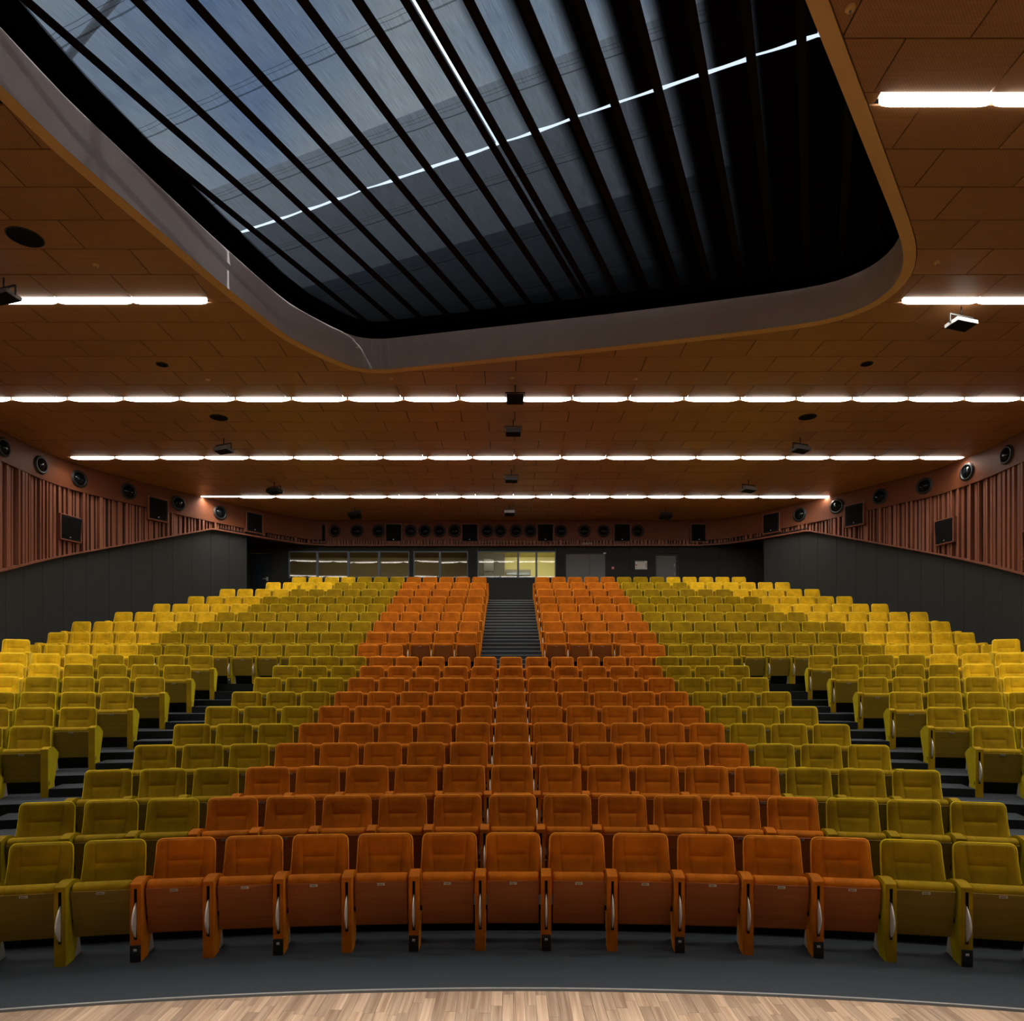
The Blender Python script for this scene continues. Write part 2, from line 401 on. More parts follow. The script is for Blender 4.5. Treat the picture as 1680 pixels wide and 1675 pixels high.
for i in range(1, 10):
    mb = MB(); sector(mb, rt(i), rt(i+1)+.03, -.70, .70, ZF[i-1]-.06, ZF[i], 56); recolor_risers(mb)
    add('carpet_tier', mb.mesh('carpet_tier', [M['carpet'], M['shaded_riser']]), floor)
# cross aisle plate: from the arc behind row ten to the straight rows
def yt(i): return DB[i] - .38 - .48
mb = MB()
n = 60
for k in range(n):
    t0 = -.62 + 1.24*k/n; t1 = -.62 + 1.24*(k+1)/n; r = rt(10)
    q = [(XC+r*math.sin(t0), YC+r*math.cos(t0)), (XC+r*math.sin(t1), YC+r*math.cos(t1)), (XC+r*math.sin(t1), yt(11)+.05), (XC+r*math.sin(t0), yt(11)+.05)]
    if q[0][1] > yt(11): continue
    if area2(q) < 0: q = q[::-1]
    q = inter(q, ROOM)
    if q: mb.prism(q, ZF[9]-.06, ZF[10], 0)
recolor_risers(mb); add('carpet_tier', mb.mesh('carpet_tier', [M['carpet'], M['shaded_riser']]), floor)
XA = .04; HA = .80
for i in range(11, 19):
    y0 = yt(i); y1 = yt(i+1)+.03 if i < 18 else BACK+.1
    mb = MB()
    for a, b in ((-13, XA-HA+.04), (XA+HA-.04, 13)):
        q = inter([(a, y0), (b, y0), (b, y1), (a, y1)], ROOM) if i < 18 else [(a, y0), (b, y0), (b, y1), (a, y1)]
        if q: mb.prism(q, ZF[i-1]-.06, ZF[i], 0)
    recolor_risers(mb); add('carpet_tier', mb.mesh('carpet_tier', [M['carpet'], M['shaded_riser']]), floor)
# centre stairs, three steps to a row, each with a pale nosing
R_ = .996
for i in range(11, 19):
    for j in (1, 2, 3):
        y0 = yt(i) - (3-j)*R_/3; z1 = ZF[i-1] + (ZF[i]-ZF[i-1])*j/3
        y1 = y0 + R_/3 + .02 if not (i == 18 and j == 3) else BACK+.1
        mb = MB(); mb.box(XA-HA+.041, XA+HA-.041, y0, y1, z1-.3, z1, 0)
        st = add('aisle_step', mb.mesh('aisle_step', [M['carpet'], M['shaded_riser']]), floor)
        mb = MB(); mb.box(XA-HA+.05, XA+HA-.05, y0-.006, y0+.022, z1-.008, z1+.004, 0)
        add('nosing', mb.mesh('nosing', [M['nosing']]), st)
# side stairs: a half step per row in the aisles of the lower block
S0 = 8.5*PIT + .05; S1 = 6.08 - .05
for i in range(0, 10):
    for sg in (-1, 1):
        r0 = ra(i); r1 = rt(i+1)+.02; a0 = S0/r0; a1 = S1/r0
        a0, a1 = (a0, a1) if sg > 0 else (-a1, -a0)
        mb = MB(); sector(mb, r0, r1, a0, a1, ZF[i]-.03, (ZF[i]+ZF[i+1])/2, 6); recolor_risers(mb)
        add('aisle_step', mb.mesh('aisle_step', [M['carpet'], M['shaded_riser']]), floor)
# stage boards: staves near the edge, each one a piece
DISC = [(XC + 17.925*math.sin(t), YC + 17.925*math.cos(t)) for t in [(-.9+1.8*k/90) for k in range(91)]][::-1]
DISC = DISC + [(-14, -5), (14, -5)]
DISC = hull([(round(a,5), round(b,5)) for a, b in DISC])
sw = .078; nplk = 0
x = -3.95
col_i = 0
while x < 4.05:
    y = 4.42 - random.random()*.3
    while y < 5.1:
        ln = random.choice((.32, .42, .5, .6))
        q = inter([(x+.0008, y+.0008), (x+sw-.0008, y+.0008), (x+sw-.0008, y+ln-.0008), (x+.0008, y+ln-.0008)], DISC)
        if q and max(p[1] for p in q) > 4.35 and nplk < 299:
            mb = MB(); cx_, cy_ = x+sw/2, y+ln/2
            mb.prism([(p[0]-cx_, p[1]-cy_) for p in q], -.03, 0); add('plank', mb.mesh('plank', [M['plank']]), floor, (cx_, cy_, random.uniform(-.0006, 0))); nplk += 1
        y += ln
    x += sw
mb = MB()
q = inter([(-12, -4), (12.1, -4), (12.1, 4.12), (-12, 4.12)], ROOM); mb.prism(q, -.03, -.001)
for a, b in ((-12, -3.95), (4.05, 12.1)):
    q = inter(inter([(a, 4.12), (b, 4.12), (b, 5.2), (a, 5.2)], DISC), ROOM)
    if q: mb.prism(q, -.03, -.001)
o = add('stage_boards', mb.mesh('stage_boards', [M['plank']]), floor); o['kind'] = 'stuff'
mb = MB(); q = [(-12, -4), (12.1, -4), (12.1, 6), (-12, 6)]; mb.prism(q, -.2, -.1); add('subfloor', mb.mesh('subfloor', [M['slot']]), floor)
mb = MB(); sector(mb, 17.925, 17.965, -.62, .62, -.08, -.02, 60, 0); t1 = MB()
add('edge_gap', mb.mesh('edge_gap', [M['slot']]), floor)
mb = MB(); sector(mb, 17.950, 17.972, -.62, .62, -.02, .008, 80, 0); structure('trim_1', mb.mesh('trim_1', [M['edge']]))

# ------------------------------------------------------------------ chairs
def cush(xa, xb, prof_n=8): pass
def backrest_mb(hi=True):
    mb = MB()
    y0, z0, y1, z1 = .265, .40, .385, .900
    H = math.hypot(y1-y0, z1-z0); dy, dz = (y1-y0)/H, (z1-z0)/H; nx = (-dz, dy)   # front normal in (y,z)
    Rr = .05
    if hi: fr = [0, .25, .5, .80, .975, 1.0, 1.025, 1.25]; out = [.25, .6, .85, .95, .985, 1.0]; vs = [0, .06, .12, .18, .23, .28, .320, .325, .330, .38, .43, H-.03, H-.014, H-.005, H]
    else: fr = [0, 1.0]; out = [.7, .95, 1.0]; vs = [0, .3, H-.035, H-.012, H]
    vs = sorted(set(vs))
    rows_f = []; rows_b = []
    for v in vs:
        t = v/H; tap = .25*(1-t) + .232*t; hw = tap
        if v > H-Rr: hw = tap - (Rr - math.sqrt(max(0, Rr*Rr-(v-(H-Rr))**2)))
        seam = .150 - .018*(1-t)**1.5*2
        xs = [f*seam for f in fr if f <= 1.25]
        last = xs[-1]; xs += [last + (hw-last)*o for o in out]
        full = [-q for q in xs[::-1]] + xs[1:]
        rf = []; rb = []
        for xx in full:
            a = abs(xx)/hw
            e = max(0, 1-a**10)**.5
            ev = 1.0
            if v > H-.03: ev = max(0, 1-((v-(H-.03))/.03)**2)**.5
            w = .042*e*ev
            if hi:
                d = abs(abs(xx)-seam)
                if d < .003 and e > .3: w -= .004
                if abs(v-.325) < .003 and abs(xx) < seam: w -= .004
                if abs(xx) > seam: w += .006*math.sin(min(1, (abs(xx)-seam)/(hw-seam))*math.pi)*e*ev
                else: w += .003*math.sin(max(0, min(1, v/.318))*math.pi)*(1-(abs(xx)/seam)**2)
            yc = y0 - .02 + (y1-y0+.02)*(1-(1-t)**1.9)
            rf.append((xx, yc+nx[0]*w, z0+dz*v+nx[1]*w))
            wb = -.028*(e*ev)**.5 if hi else -.028*e*ev
            rb.append((xx, yc+nx[0]*wb, z0+dz*v+nx[1]*wb))
        rows_f.append(rf); rows_b.append(rb)
    mb.grid(rows_f, 0, True); mb.grid(rows_b, 0, True, flip=True)
    # bottom closing
    mb.poly([rows_f[0][0], rows_f[0][-1], rows_b[0][-1], rows_b[0][0]][::-1], 0)
    return mb
def sheen_rim_mb(hi=True):      # lighter tube painting in the velvet sheen along the back rest edge
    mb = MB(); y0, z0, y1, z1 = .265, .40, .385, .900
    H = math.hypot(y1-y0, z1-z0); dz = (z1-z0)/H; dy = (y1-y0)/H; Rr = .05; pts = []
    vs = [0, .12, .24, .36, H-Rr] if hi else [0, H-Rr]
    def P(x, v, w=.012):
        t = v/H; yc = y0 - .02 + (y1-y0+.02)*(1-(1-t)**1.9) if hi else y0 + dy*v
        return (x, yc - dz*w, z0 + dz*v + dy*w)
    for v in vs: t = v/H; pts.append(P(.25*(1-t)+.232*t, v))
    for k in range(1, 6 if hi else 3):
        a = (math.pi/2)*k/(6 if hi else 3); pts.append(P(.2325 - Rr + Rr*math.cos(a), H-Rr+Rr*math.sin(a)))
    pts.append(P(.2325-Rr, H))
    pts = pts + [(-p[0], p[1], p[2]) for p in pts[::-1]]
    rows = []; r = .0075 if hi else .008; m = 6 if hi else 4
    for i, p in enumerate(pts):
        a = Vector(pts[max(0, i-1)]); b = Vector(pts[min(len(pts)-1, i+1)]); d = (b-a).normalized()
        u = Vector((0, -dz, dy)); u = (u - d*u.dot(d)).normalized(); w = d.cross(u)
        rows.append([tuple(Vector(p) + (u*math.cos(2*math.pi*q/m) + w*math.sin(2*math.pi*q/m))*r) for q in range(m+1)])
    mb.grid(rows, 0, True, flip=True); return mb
def seat_mb(hi=True):      # tipped-up cushion: roll on top
    mb = MB(); hw = .218
    prof = []
    n = 10 if hi else 5
    cy, cz, ry, rz = .115, .585, .062, .042
    for k in range(n+1):
        t = math.pi*1.02 - math.pi*1.04*k/n + 0
        prof.append((cy+ry*math.cos(t), cz+rz*math.sin(t)))
    prof = [(.085, .52), (.055, .555)] + prof + [(.19, .45), (.185, .22)]
    xs = ([-hw, -hw+.006, -hw+.02, -.14, -.136, -.132, .132, .136, .14, hw-.02, hw-.006, hw] if hi else [-hw, -hw+.012, hw-.012, hw])
    rows = []
    cyy = .12
    for xx in xs:
        e = (hw-abs(xx))
        s = 1.0 if e > .018 else (.72 if e < .002 else .93)
        if hi and abs(abs(xx)-.136) < .001: s = .965
        if not hi and e < .002: s = .85
        rows.append([(xx, cyy+(p[0]-cyy)*s, .56+(p[1]-.56)*(s if p[1] > .5 else 1)) for p in prof])
    mb.grid(rows, 0, True, flip=True)
    mb.poly(rows[0][::-1], 0); mb.poly(rows[-1], 0)
    return mb
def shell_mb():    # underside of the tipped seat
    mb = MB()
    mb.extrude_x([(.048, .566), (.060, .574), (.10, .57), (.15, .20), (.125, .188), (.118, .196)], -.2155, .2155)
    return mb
def plate_mb():
    mb = MB(); mb.box(-.030, .030, .0445, .050, .540, .560, 0)
    for k, xx in enumerate((-.016, -.004, .010)):
        mb.box(xx-.003, xx+.003, .0436, .0446, .545, .555, 1)
    return mb
def arm_mb(slot=True, hi=True):
    mb = MB(); hw = .042
    prof = [(0, 0), (0, .618), (.006, .624), (.06, .638), (.13, .646), (.21, .636), (.30, .60), (.385, .552), (.40, .535), (.395, .515), (.155, 0)]
    if not hi: prof = [(0, 0), (0, .620), (.08, .644), (.20, .636), (.40, .54), (.155, 0)]
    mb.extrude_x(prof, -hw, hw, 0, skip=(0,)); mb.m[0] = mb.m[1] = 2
    zt = prof[1][1]
    if slot:
        a, z0, z1, d = .0115, .178, .585, .03
        P = lambda x, z, y=0: (x, y, z)
        mb.poly([P(-hw,0), P(hw,0), P(hw,z0), P(-hw,z0)]); mb.poly([P(-hw,z1), P(hw,z1), P(hw,zt), P(-hw,zt)])
        mb.poly([P(-hw,z0), P(-a,z0), P(-a,z1), P(-hw,z1)]); mb.poly([P(a,z0), P(hw,z0), P(hw,z1), P(a,z1)])
        mb.poly([P(-a,z0), P(-a,z0,d), P(-a,z1,d), P(-a,z1)], 1); mb.poly([P(a,z0,d), P(a,z0), P(a,z1), P(a,z1,d)], 1)
        mb.poly([P(-a,z0), P(a,z0), P(a,z0,d), P(-a,z0,d)], 1); mb.poly([P(-a,z1,d), P(a,z1,d), P(a,z1), P(-a,z1)], 1)
        mb.poly([P(-a,z0,d), P(a,z0,d), P(a,z1,d), P(-a,z1,d)], 1)
    else: mb.poly([(-hw,0,0), (hw,0,0), (hw,0,zt), (-hw,0,zt)])
    return mb
def tablet_mb():    # bowed silver edge of the fold-away writing tablet
    mb = MB(); rows = []
    n = 10
    for k in range(n+1):
        t = k/n; z = .19 + .285*t; b = .085*math.sin(math.pi*t)**.9
        w = .0075*math.sin(math.pi*t)**.5 + .0008
        rows.append([(-w, .028, z), (-w, .006-b*.8, z), (-w*.5, .002-b, z), (w*.5, .002-b, z), (w, .006-b*.8, z), (w, .028, z)])
    mb.grid(rows, 0, True, flip=False); return mb
def foot_mb():
    mb = MB(); mb.extrude_x([(.09, 0), (.235, .185), (.275, .17), (.325, .012), (.325, 0)], -.030, .030); return mb
def socket_mb():
    mb = MB(); mb.box(-.039, .039, -.008, .001, .008, .135, 0); mb.box(-.012, .012, -.0095, -.008, .088, .108, 1)
    mb.box(-.008, .008, -.0098, -.0094, .090, .094, 2); return mb
def light_mb(sg):
    mb = MB(); mb.box(*( (.0421, .0445) if sg > 0 else (-.0445, -.0421)), .03, .05, .155, .205, 0); return mb
def hinge_mb():
    mb = MB()
    for s in (-1, 1): mb.tube((s*.219, .14, .32), (s*.236, .14, .32), .022, 0, 8)
    return mb
ME = {}
for c in ('orange', 'olive', 'yellow'):
    for hi in (True, False):
        h = 'h' if hi else 'l'
        ME[c, 'back', h] = backrest_mb(hi).mesh('backrest', [M[c]])
        ME[c, 'sheen_edge', h] = sheen_rim_mb(hi).mesh('sheen_rim', [M[c + '_p']])
        ME[c, 'seat', h] = seat_mb(hi).mesh('seat_cushion', [M[c]])
        ME[c, 'arm', h] = arm_mb(True, hi).mesh('armrest', [M[c], M['slot'], M[c + '_s']])
        ME[c, 'armp', h] = arm_mb(False, hi).mesh('armrest', [M[c], M['slot'], M[c + '_s']])
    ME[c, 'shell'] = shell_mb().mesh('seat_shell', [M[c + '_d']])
ME['plate'] = plate_mb().mesh('number_plate', [M['plate'], M['ink']])
ME['tablet'] = tablet_mb().mesh('writing_tablet', [M['chrome']])
ME['foot'] = foot_mb().mesh('foot', [M['footgrey']])
ME['socket'] = socket_mb().mesh('power_socket', [M['black'], M['white'], M['ink']])
ME['lr'] = light_mb(1).mesh('aisle_light', [M['slot']]); ME['ll'] = light_mb(-1).mesh('aisle_light', [M['slot']])
ME['hinge'] = hinge_mb().mesh('hinge', [M['voidblack']])
KIND = {'orange': 'orange_auditorium_chair', 'olive': 'olive_auditorium_chair', 'yellow': 'yellow_auditorium_chair'}
def chair(c, loc, rz, label, group, pit=PIT, near=True, socket=False, right_arm=False, aisle=0):
    t = thing(KIND[c], label, 'chair', loc, rz, group)
    h = 'h' if near else 'l'
    bk_ = add('backrest', ME[c, 'back', h], t); add('sheen_rim', ME[c, 'sheen_edge', h], bk_); add('seat_cushion', ME[c, 'seat', h], t); add('seat_shell', ME[c, 'shell'], t)
    a = add('armrest', ME[c, 'arm', h], t, (-pit/2, 0, 0))
    add('writing_tablet', ME['tablet'], a, label='silver edge of the fold-away writing tablet')
    if near:
        add('foot', ME['foot'], a); add('number_plate', ME['plate'], t); add('hinge', ME['hinge'], t)
        if socket: add('power_socket', ME['socket'], a)
    if aisle < 0 and near: add('aisle_light', ME['ll'], a)
    if right_arm:
        a = add('armrest', ME[c, 'armp', h], t, (pit/2, 0, 0))
        if near: add('foot', ME['foot'], a)
        if aisle > 0 and near: add('aisle_light', ME['lr'], a)
    return t
ORD = ['zeroth','first','second','third','fourth','fifth','sixth','seventh','eighth','ninth','tenth','eleventh','twelfth','thirteenth','fourteenth','fifteenth','sixteenth','seventeenth','eighteenth','nineteenth','twentieth']
rowname = lambda i: 'front row' if i == 0 else ORD[i+1] + ' row'
nch = 0
for i in range(10):
    r = ra(i)
    for k in range(-8, 9):
        c = 'orange' if abs(k) <= 5 else 'olive'
        th = k*PIT/r
        if k == 0: lab = f'{c} velvet chair in the {rowname(i)}, centre seat straight ahead'
        else: lab = f'{c} velvet chair in the {rowname(i)}, {ORD[abs(k)]} to the {"left" if k < 0 else "right"} of the centre seat'
        chair(c, (XC+r*math.sin(th), YC+r*math.cos(th), ZF[i]), -th, lab, f'{c} chairs of the curved front block', PIT, True, k % 2 == 1, k == 8, 1 if k == 8 else (-1 if k == -8 else 0)); nch += 1
    # side blocks beyond the stairs
    for sg in (-1, 1):
        cnt = {3: 1, 4: 2, 5: 4, 6: 5, 7: 6, 8: 7, 9: 9}.get(i, 0)
        for j in range(cnt):
            s = sg*(6.08 + PIT*(j+.5)); th = s/r
            c = 'olive' if j < 4 else 'yellow'
            X = XC+r*math.sin(th)
            if abs(X) > 11.4: continue
            inner = (j == 0)
            chair(c, (X, YC+r*math.cos(th), ZF[i]), -th, f'{c} velvet chair in the {rowname(i)}, {ORD[j+1]} out from the {"left" if sg < 0 else "right"} stairs',
                  f'{c} chairs of the curved side blocks', PIT, True, j % 2 == 1, inner and sg < 0, (1 if sg < 0 else -1) if inner else 0); nch += 1
# extra corner chairs of an eleventh curved row, against the side walls
for sg in (-1, 1):
    r = ra(10)
    for j in (7, 8):
        th = sg*(6.08 + PIT*(j+.5))/r
        chair('yellow', (XC+r*math.sin(th), YC+r*math.cos(th), ZF[10]), -th, f'yellow velvet chair at the {"left" if sg < 0 else "right"} wall corner behind the tenth row, {"inner" if j == 7 else "outer"} of two',
              'yellow chairs of the curved side blocks', PIT, True, False, j == 7 and sg < 0, 0); nch += 1
NL = {10: (9, 5), 11: (9, 5), 12: (9, 5), 13: (8, 5), 14: (7, 5), 15: (7, 4), 16: (6, 4), 17: (4, 4), 18: (3, 4)}
NR = {10: (9, 5), 11: (9, 5), 12: (9, 5), 13: (8, 6), 14: (7, 6), 15: (7, 5), 16: (6, 5), 17: (4, 6), 18: (3, 5)}
for i in range(10, 19):
    p = .5565 + .001*(i-11)
    y = DB[i] - .38
    for sg, T in ((-1, NL), (1, NR)):
        no, ny = T[i]; tot = 5 + no + ny
        for j in range(tot):
            if i == 10 and j < 3: continue
            c = 'orange' if j < 5 else ('olive' if j < 5+no else 'yellow')
            X = XA + sg*(HA + p*(j+.5))
            if abs(X) > 11.55: continue
            last_r = (sg < 0 and j == (3 if i == 10 else 0)) or (sg > 0 and j == tot-1)
            chair(c, (X, y, ZF[i]), 0, f'{c} velvet chair, {ORD[i-9]} row of the back block, {ORD[j+1]} {"left" if sg < 0 else "right"} of the middle stairs',
                  f'{c} chairs of the straight back block', p, i < 12, j % 2 == 1, last_r, 0); nch += 1
print('chairs', nch)

# ------------------------------------------------------------------ skylight opening polygon
OPN = [(-5.28,7.262),(-5.18,7.927),(-5.03,8.534),(-4.86,9.153),(-4.72,9.737),(-4.56,10.347),(-4.34,11.1),(-4.16,11.69),(-3.97,12.2),(-3.70,12.65),
       (-3.2,13.28),(-2.85,13.50),(-2.45,13.55),(-2.06,13.49),(-1.10,13.27),(1.8,12.66),(3.85,12.16),(4.9,11.87),(5.45,11.62),(5.77,11.30),(5.93,10.98),(5.97,10.565),(5.86,10.12),(5.64,9.70),(5.34,9.28),
       (4.91,8.74),(4.22,7.90),(3.695,7.27),(3.157,6.62),(2.818,6.208),(1.6,4.7),(.6,3.5),(-.2,2.85),(-1.2,2.55),(-2.5,2.55),(-4.0,2.95),(-4.8,3.45),(-5.25,4.2),(-5.45,5.2),(-5.42,6.3)]
OPN = hull([(round(a,4), round(b,4)) for a, b in catmull(OPN[::-1], 2, True)])
if area2(OPN) < 0: OPN = OPN[::-1]

# ------------------------------------------------------------------ ceiling
ceiling = structure('ceiling')
mb = MB()
for q in diff(ROOM, OPN): mb.prism(q, CZ+.09, CZ+.14)
add('backing_board', mb.mesh('backing_board', [M['backing']]), ceiling)
cand = []
TH = .02
LINES = [7.25 + 3.75*k for k in range(-3, 5)]
for yl in LINES:
    for j in range(6):
        y0 = yl + .075 + .6*j; y1 = y0 + .6
        x0 = (.72 if j % 2 == 0 else .12) - 12*1.2
        for k in range(24):
            a = x0 + 1.2*k; b = a + 1.2
            q = inter([(a+.008, y0+.008), (b-.008, y0+.008), (b-.008, y1-.008), (a+.008, y1-.008)], ROOM)
            if not q: continue
            full = abs(area2(q) - (1.184*.584)) < 1e-4
            ps = diff(q, OPN)
            if not ps: continue
            whole = sum(abs(area2(z)) for z in ps) > 1.184*.584 - 1e-4
            cx_, cy_ = (a+b)/2, (y0+y1)/2
            D = cy_; sx = 836 + FPX*cx_/max(D, .1); sy = 1130 - FPX*(CZ-EYE)/max(D, .1)
            vis = D > 5.8 and -60 < sx < 1740 and sy > -40
            cand.append((0 if vis else 1, D, cx_, cy_, ps, whole, D < 9.6))
cand.sort(key=lambda t: (t[0], t[1]))
wm = MB(); wm.box(-.592, .592, -.292, .292, 0, TH); WP = wm.mesh('panel', [M['ceilwood']]); WQ = wm.mesh('panel', [M['ceilperf']])
rest = MB(); npan = 0
for vis, D, cx_, cy_, ps, whole, perf in cand:
    if npan < 300 and vis == 0:
        if whole: add('panel', WQ if perf else WP, ceiling, (cx_, cy_, CZ + random.uniform(0, .0025)))
        else:
            m_ = MB()
            for q in ps: m_.prism([(p_[0]-cx_, p_[1]-cy_) for p_ in q], 0, TH)
            add('panel', m_.mesh('panel', [M['ceilperf'] if perf else M['ceilwood']]), ceiling, (cx_, cy_, CZ))
        npan += 1
    else:
        for q in ps: rest.prism(q, CZ, CZ+TH)
o = add('far_panels', rest.mesh('far_panels', [M['ceilwood']]), ceiling); o['kind'] = 'stuff'

# skylight: rim, fascia, ribs, blinds, light well
sky = structure('window_4')
INN = offset_poly(OPN, .17); RIMO = offset_poly(OPN, .012)
mb = MB(); n = len(OPN)
for i in range(n):
    j = (i+1) % n
    mb.poly([(*RIMO[i], CZ-.006), (*INN[i], CZ-.006), (*INN[j], CZ-.006), (*RIMO[j], CZ-.006)])
    mb.poly([(*RIMO[i], CZ-.006), (*RIMO[j], CZ-.006), (*RIMO[j], CZ+.03), (*RIMO[i], CZ+.03)])
add('rim', mb.mesh('rim', [M['rim']]), sky)
mb = MB(); OUT = offset_poly(OPN, -.55); FT = CZ+.58
for i in range(n):
    j = (i+1) % n
    mb.poly([(*INN[i], CZ-.004), (*INN[i], FT), (*INN[j], FT), (*INN[j], CZ-.004)])
    mb.poly([(*INN[i], FT), (*OPN[i], FT), (*OPN[j], FT), (*INN[j], FT)], 1)
    mb.poly([(*OPN[i], FT), (*OPN[i], CZ+.02), (*OPN[j], CZ+.02), (*OPN[j], FT)], 1)
for f in range(len(mb.sm)): mb.sm[f] = False
add('fascia', mb.mesh('fascia', [M['fascia'], M['voidblack']]), sky)
RT = 10.2
mb = MB()
OUT = offset_poly(OPN, -.9)
for i in range(n):      # roof void round the opening
    j = (i+1) % n
    mb.poly([(*OPN[i], FT-.02), (*OUT[i], FT-.02), (*OUT[j], FT-.02), (*OPN[j], FT-.02)], 0)
    mb.poly([(*OUT[i], FT-.02), (*OUT[i], 9.15), (*OUT[j], 9.15), (*OUT[j], FT-.02)], 0)
add('void_lining', mb.mesh('void_lining', [M['voidblack']]), sky)
ax = Vector((.4015, .9158)); bx_ = Vector((.9158, -.4015))
def ab(a, b): return (ax.x*a + bx_.x*b, ax.y*a + bx_.y*b)
APT = [ab(-1.5, -10.8), ab(-1.5, .9), ab(11.4, .9), ab(11.4, -10.8)]
APT = APT if area2(APT) > 0 else APT[::-1]
mb = MB()
BIG = [(-16, -8), (16, -8), (16, 32), (-16, 32)]
for q in diff(BIG, APT): mb.prism(q, RT, RT+.15)
add('roof_slab', mb.mesh('roof_slab', [M['voidblack']]), sky)
mb = MB()
mb.box(-16, -15.8, -8, 32, 0, RT); mb.box(15.8, 16, -8, 32, 0, RT); mb.box(-16, 16, 31.8, 32, -1, RT); mb.box(-16, 16, -8, -7.8, -1, RT); mb.box(-16, 16, -8, 32, -1, -.9)
structure('wall_outer', mb.mesh('wall_outer', [M['voidblack']]))
mb = MB()
p = [ab(13.0, -16), ab(13.0, 6), ab(13.3, 6), ab(13.3, -16)]
if area2(p) < 0: p = p[::-1]
mb.prism(p, RT+.15, 14.6); structure('wall_parapet', mb.mesh('wall_parapet', [M['parapet']]))
mb = MB()
for t in range(0, 3):
    p, q = ab(2.2*t, -11), ab(2.4+2.2*t, 1); mb.tube((*p, RT+1.2), (*q, RT+1.3), .06, 0, 6)
    p, q = ab(2.6+2.2*t, -11), ab(2.2*t, 1); mb.tube((*p, RT+1.2), (*q, RT+1.3), .05, 0, 6)
add('roof_truss', mb.mesh('roof_truss', [M['steel']]), sky)
# ribs and blinds
FZ = 9.06; SP = .505; B0 = -4.19; AG = 8.05
inner_reg = offset_poly(INN, .24)
mb = MB()
for q in diff(offset_poly(OUT, .02), inner_reg): mb.prism(q, FZ+.02, FZ+.03)
add('reveal_shade', mb.mesh('reveal_shade', [M['voidblack']]), sky)  # black sheet laid in for the shadow between fascia and blinds
def strip_poly(b0, b1, a0, a1):
    q = [ab(a0, b0), ab(a0, b1), ab(a1, b1), ab(a1, b0)]
    if area2(q) < 0: q = q[::-1]
    return inter(q, inner_reg)
def span(q, b):     # extent along a inside region at column b
    A = [(v[0]*ax.x + v[1]*ax.y) for v in q]; return min(A), max(A)
blind_far = thing('roof_blind', 'black mesh blind closing the skylight on the far side of the bright gap', 'blind')
blind_near = thing('roof_blind', 'black mesh blind closing the skylight on the near side of the bright gap', 'blind')
rnd = random.Random(3)
for nidx in range(-10, 16):
    b = B0 + SP*nidx
    w = .05
    ribs = [(b-w, b+w)]
    if nidx == 1: ribs = [(b-.115, b-.025), (b+.025, b+.125)]
    for r0, r1 in ribs:
        q = strip_poly(r0, r1, -2, 16)
        if q:
            m_ = MB(); m_.prism(q, FZ-.030, FZ-.008); add('rib', m_.mesh('rib', [M['rib']]), sky)
    # fabric between rib n and n+1
    f0 = b - (0 if nidx != 1 else -.025); f1 = b + SP - (.025 if nidx == 0 else 0)
    wprof = [rnd.uniform(.0, .05), rnd.uniform(.0, .05)]
    if rnd.random() < .35: wprof = [.002, rnd.uniform(.03, .05)]
    dimming = max(0.0, min(1.0, (nidx - .5)/6.5)) if nidx >= 1 else 0.0      # fade of the sky light towards the right, painted into the cloth
    for which, par in ((0, blind_near), (1, blind_far)):
        rows = []
        nb = 16; ts = []
        for kb in range(nb+1):
            t = kb/nb; bb = f0 + (f1-f0)*t
            if which == 1: bb = b + SP*t      # no slit in the far cloth
            sag = .012*4*t*(1-t)
            gap = wprof[0]*(1-t)**2 + wprof[1]*t**2 if which == 1 else 0
            # range inside region at this column
            lo, hi_ = -1.8, 16
            col = []
            seg = strip_poly(bb-.001, bb+.001, -2, 16)
            if not seg: continue
            A0, A1 = span(seg, bb)
            if which == 0: s0, s1 = A0, min(A1, AG - .012)
            else: s0, s1 = max(A0, AG + .012 + gap), A1
            if s1 - s0 < .01: continue
            na = 14
            for ka in range(na+1):
                aa = s0 + (s1-s0)*ka/na
                wr = .004*math.sin(aa*9 + nidx) * math.sin(math.pi*t)
                p = ab(aa, bb); col.append((p[0], p[1], FZ + .015 - sag + wr))
            rows.append(col); ts.append(t)
        if len(rows) > 1:
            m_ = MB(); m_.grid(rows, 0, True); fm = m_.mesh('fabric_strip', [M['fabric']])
            at_ = fm.attributes.new('painted_light', 'FLOAT', 'POINT'); vals = []
            edge = 1.0 - .95*dimming**.8
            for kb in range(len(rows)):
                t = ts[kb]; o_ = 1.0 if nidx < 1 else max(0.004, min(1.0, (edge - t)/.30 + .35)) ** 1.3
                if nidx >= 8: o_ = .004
                vals += [o_]*len(rows[0]) if which == 0 else [o_*(.50-.40*ka/14) for ka in range(15)]  # far cloth also carries a painted fade of light towards its end
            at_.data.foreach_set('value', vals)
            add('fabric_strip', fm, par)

# ------------------------------------------------------------------ luminaires
def diffuser_mb(st_):
    LU = MB()
    for (xa_, ka_), (xb_, kb_) in zip(st_[:-1], st_[1:]):
        ya_, yb_ = .062*ka_, .062*kb_; za_, zb_ = -.032*ka_, -.032*kb_
        LU.poly([(xa_, -ya_, za_), (xa_, ya_, za_), (xb_, yb_, zb_), (xb_, -yb_, zb_)], 0)
        LU.poly([(xa_, -ya_, .06), (xa_, -ya_, za_), (xb_, -yb_, zb_), (xb_, -yb_, .06)], 1)
        LU.poly([(xa_, ya_, za_), (xa_, ya_, .06), (xb_, yb_, .06), (xb_, yb_, zb_)], 1)
    k = st_[0][1]
    for sx_ in (st_[0][0], st_[-1][0]): LU.poly([(sx_, -.062*k, -.032*k), (sx_, .062*k, -.032*k), (sx_, .062*k, .06), (sx_, -.062*k, .06)], 1)
    return LU
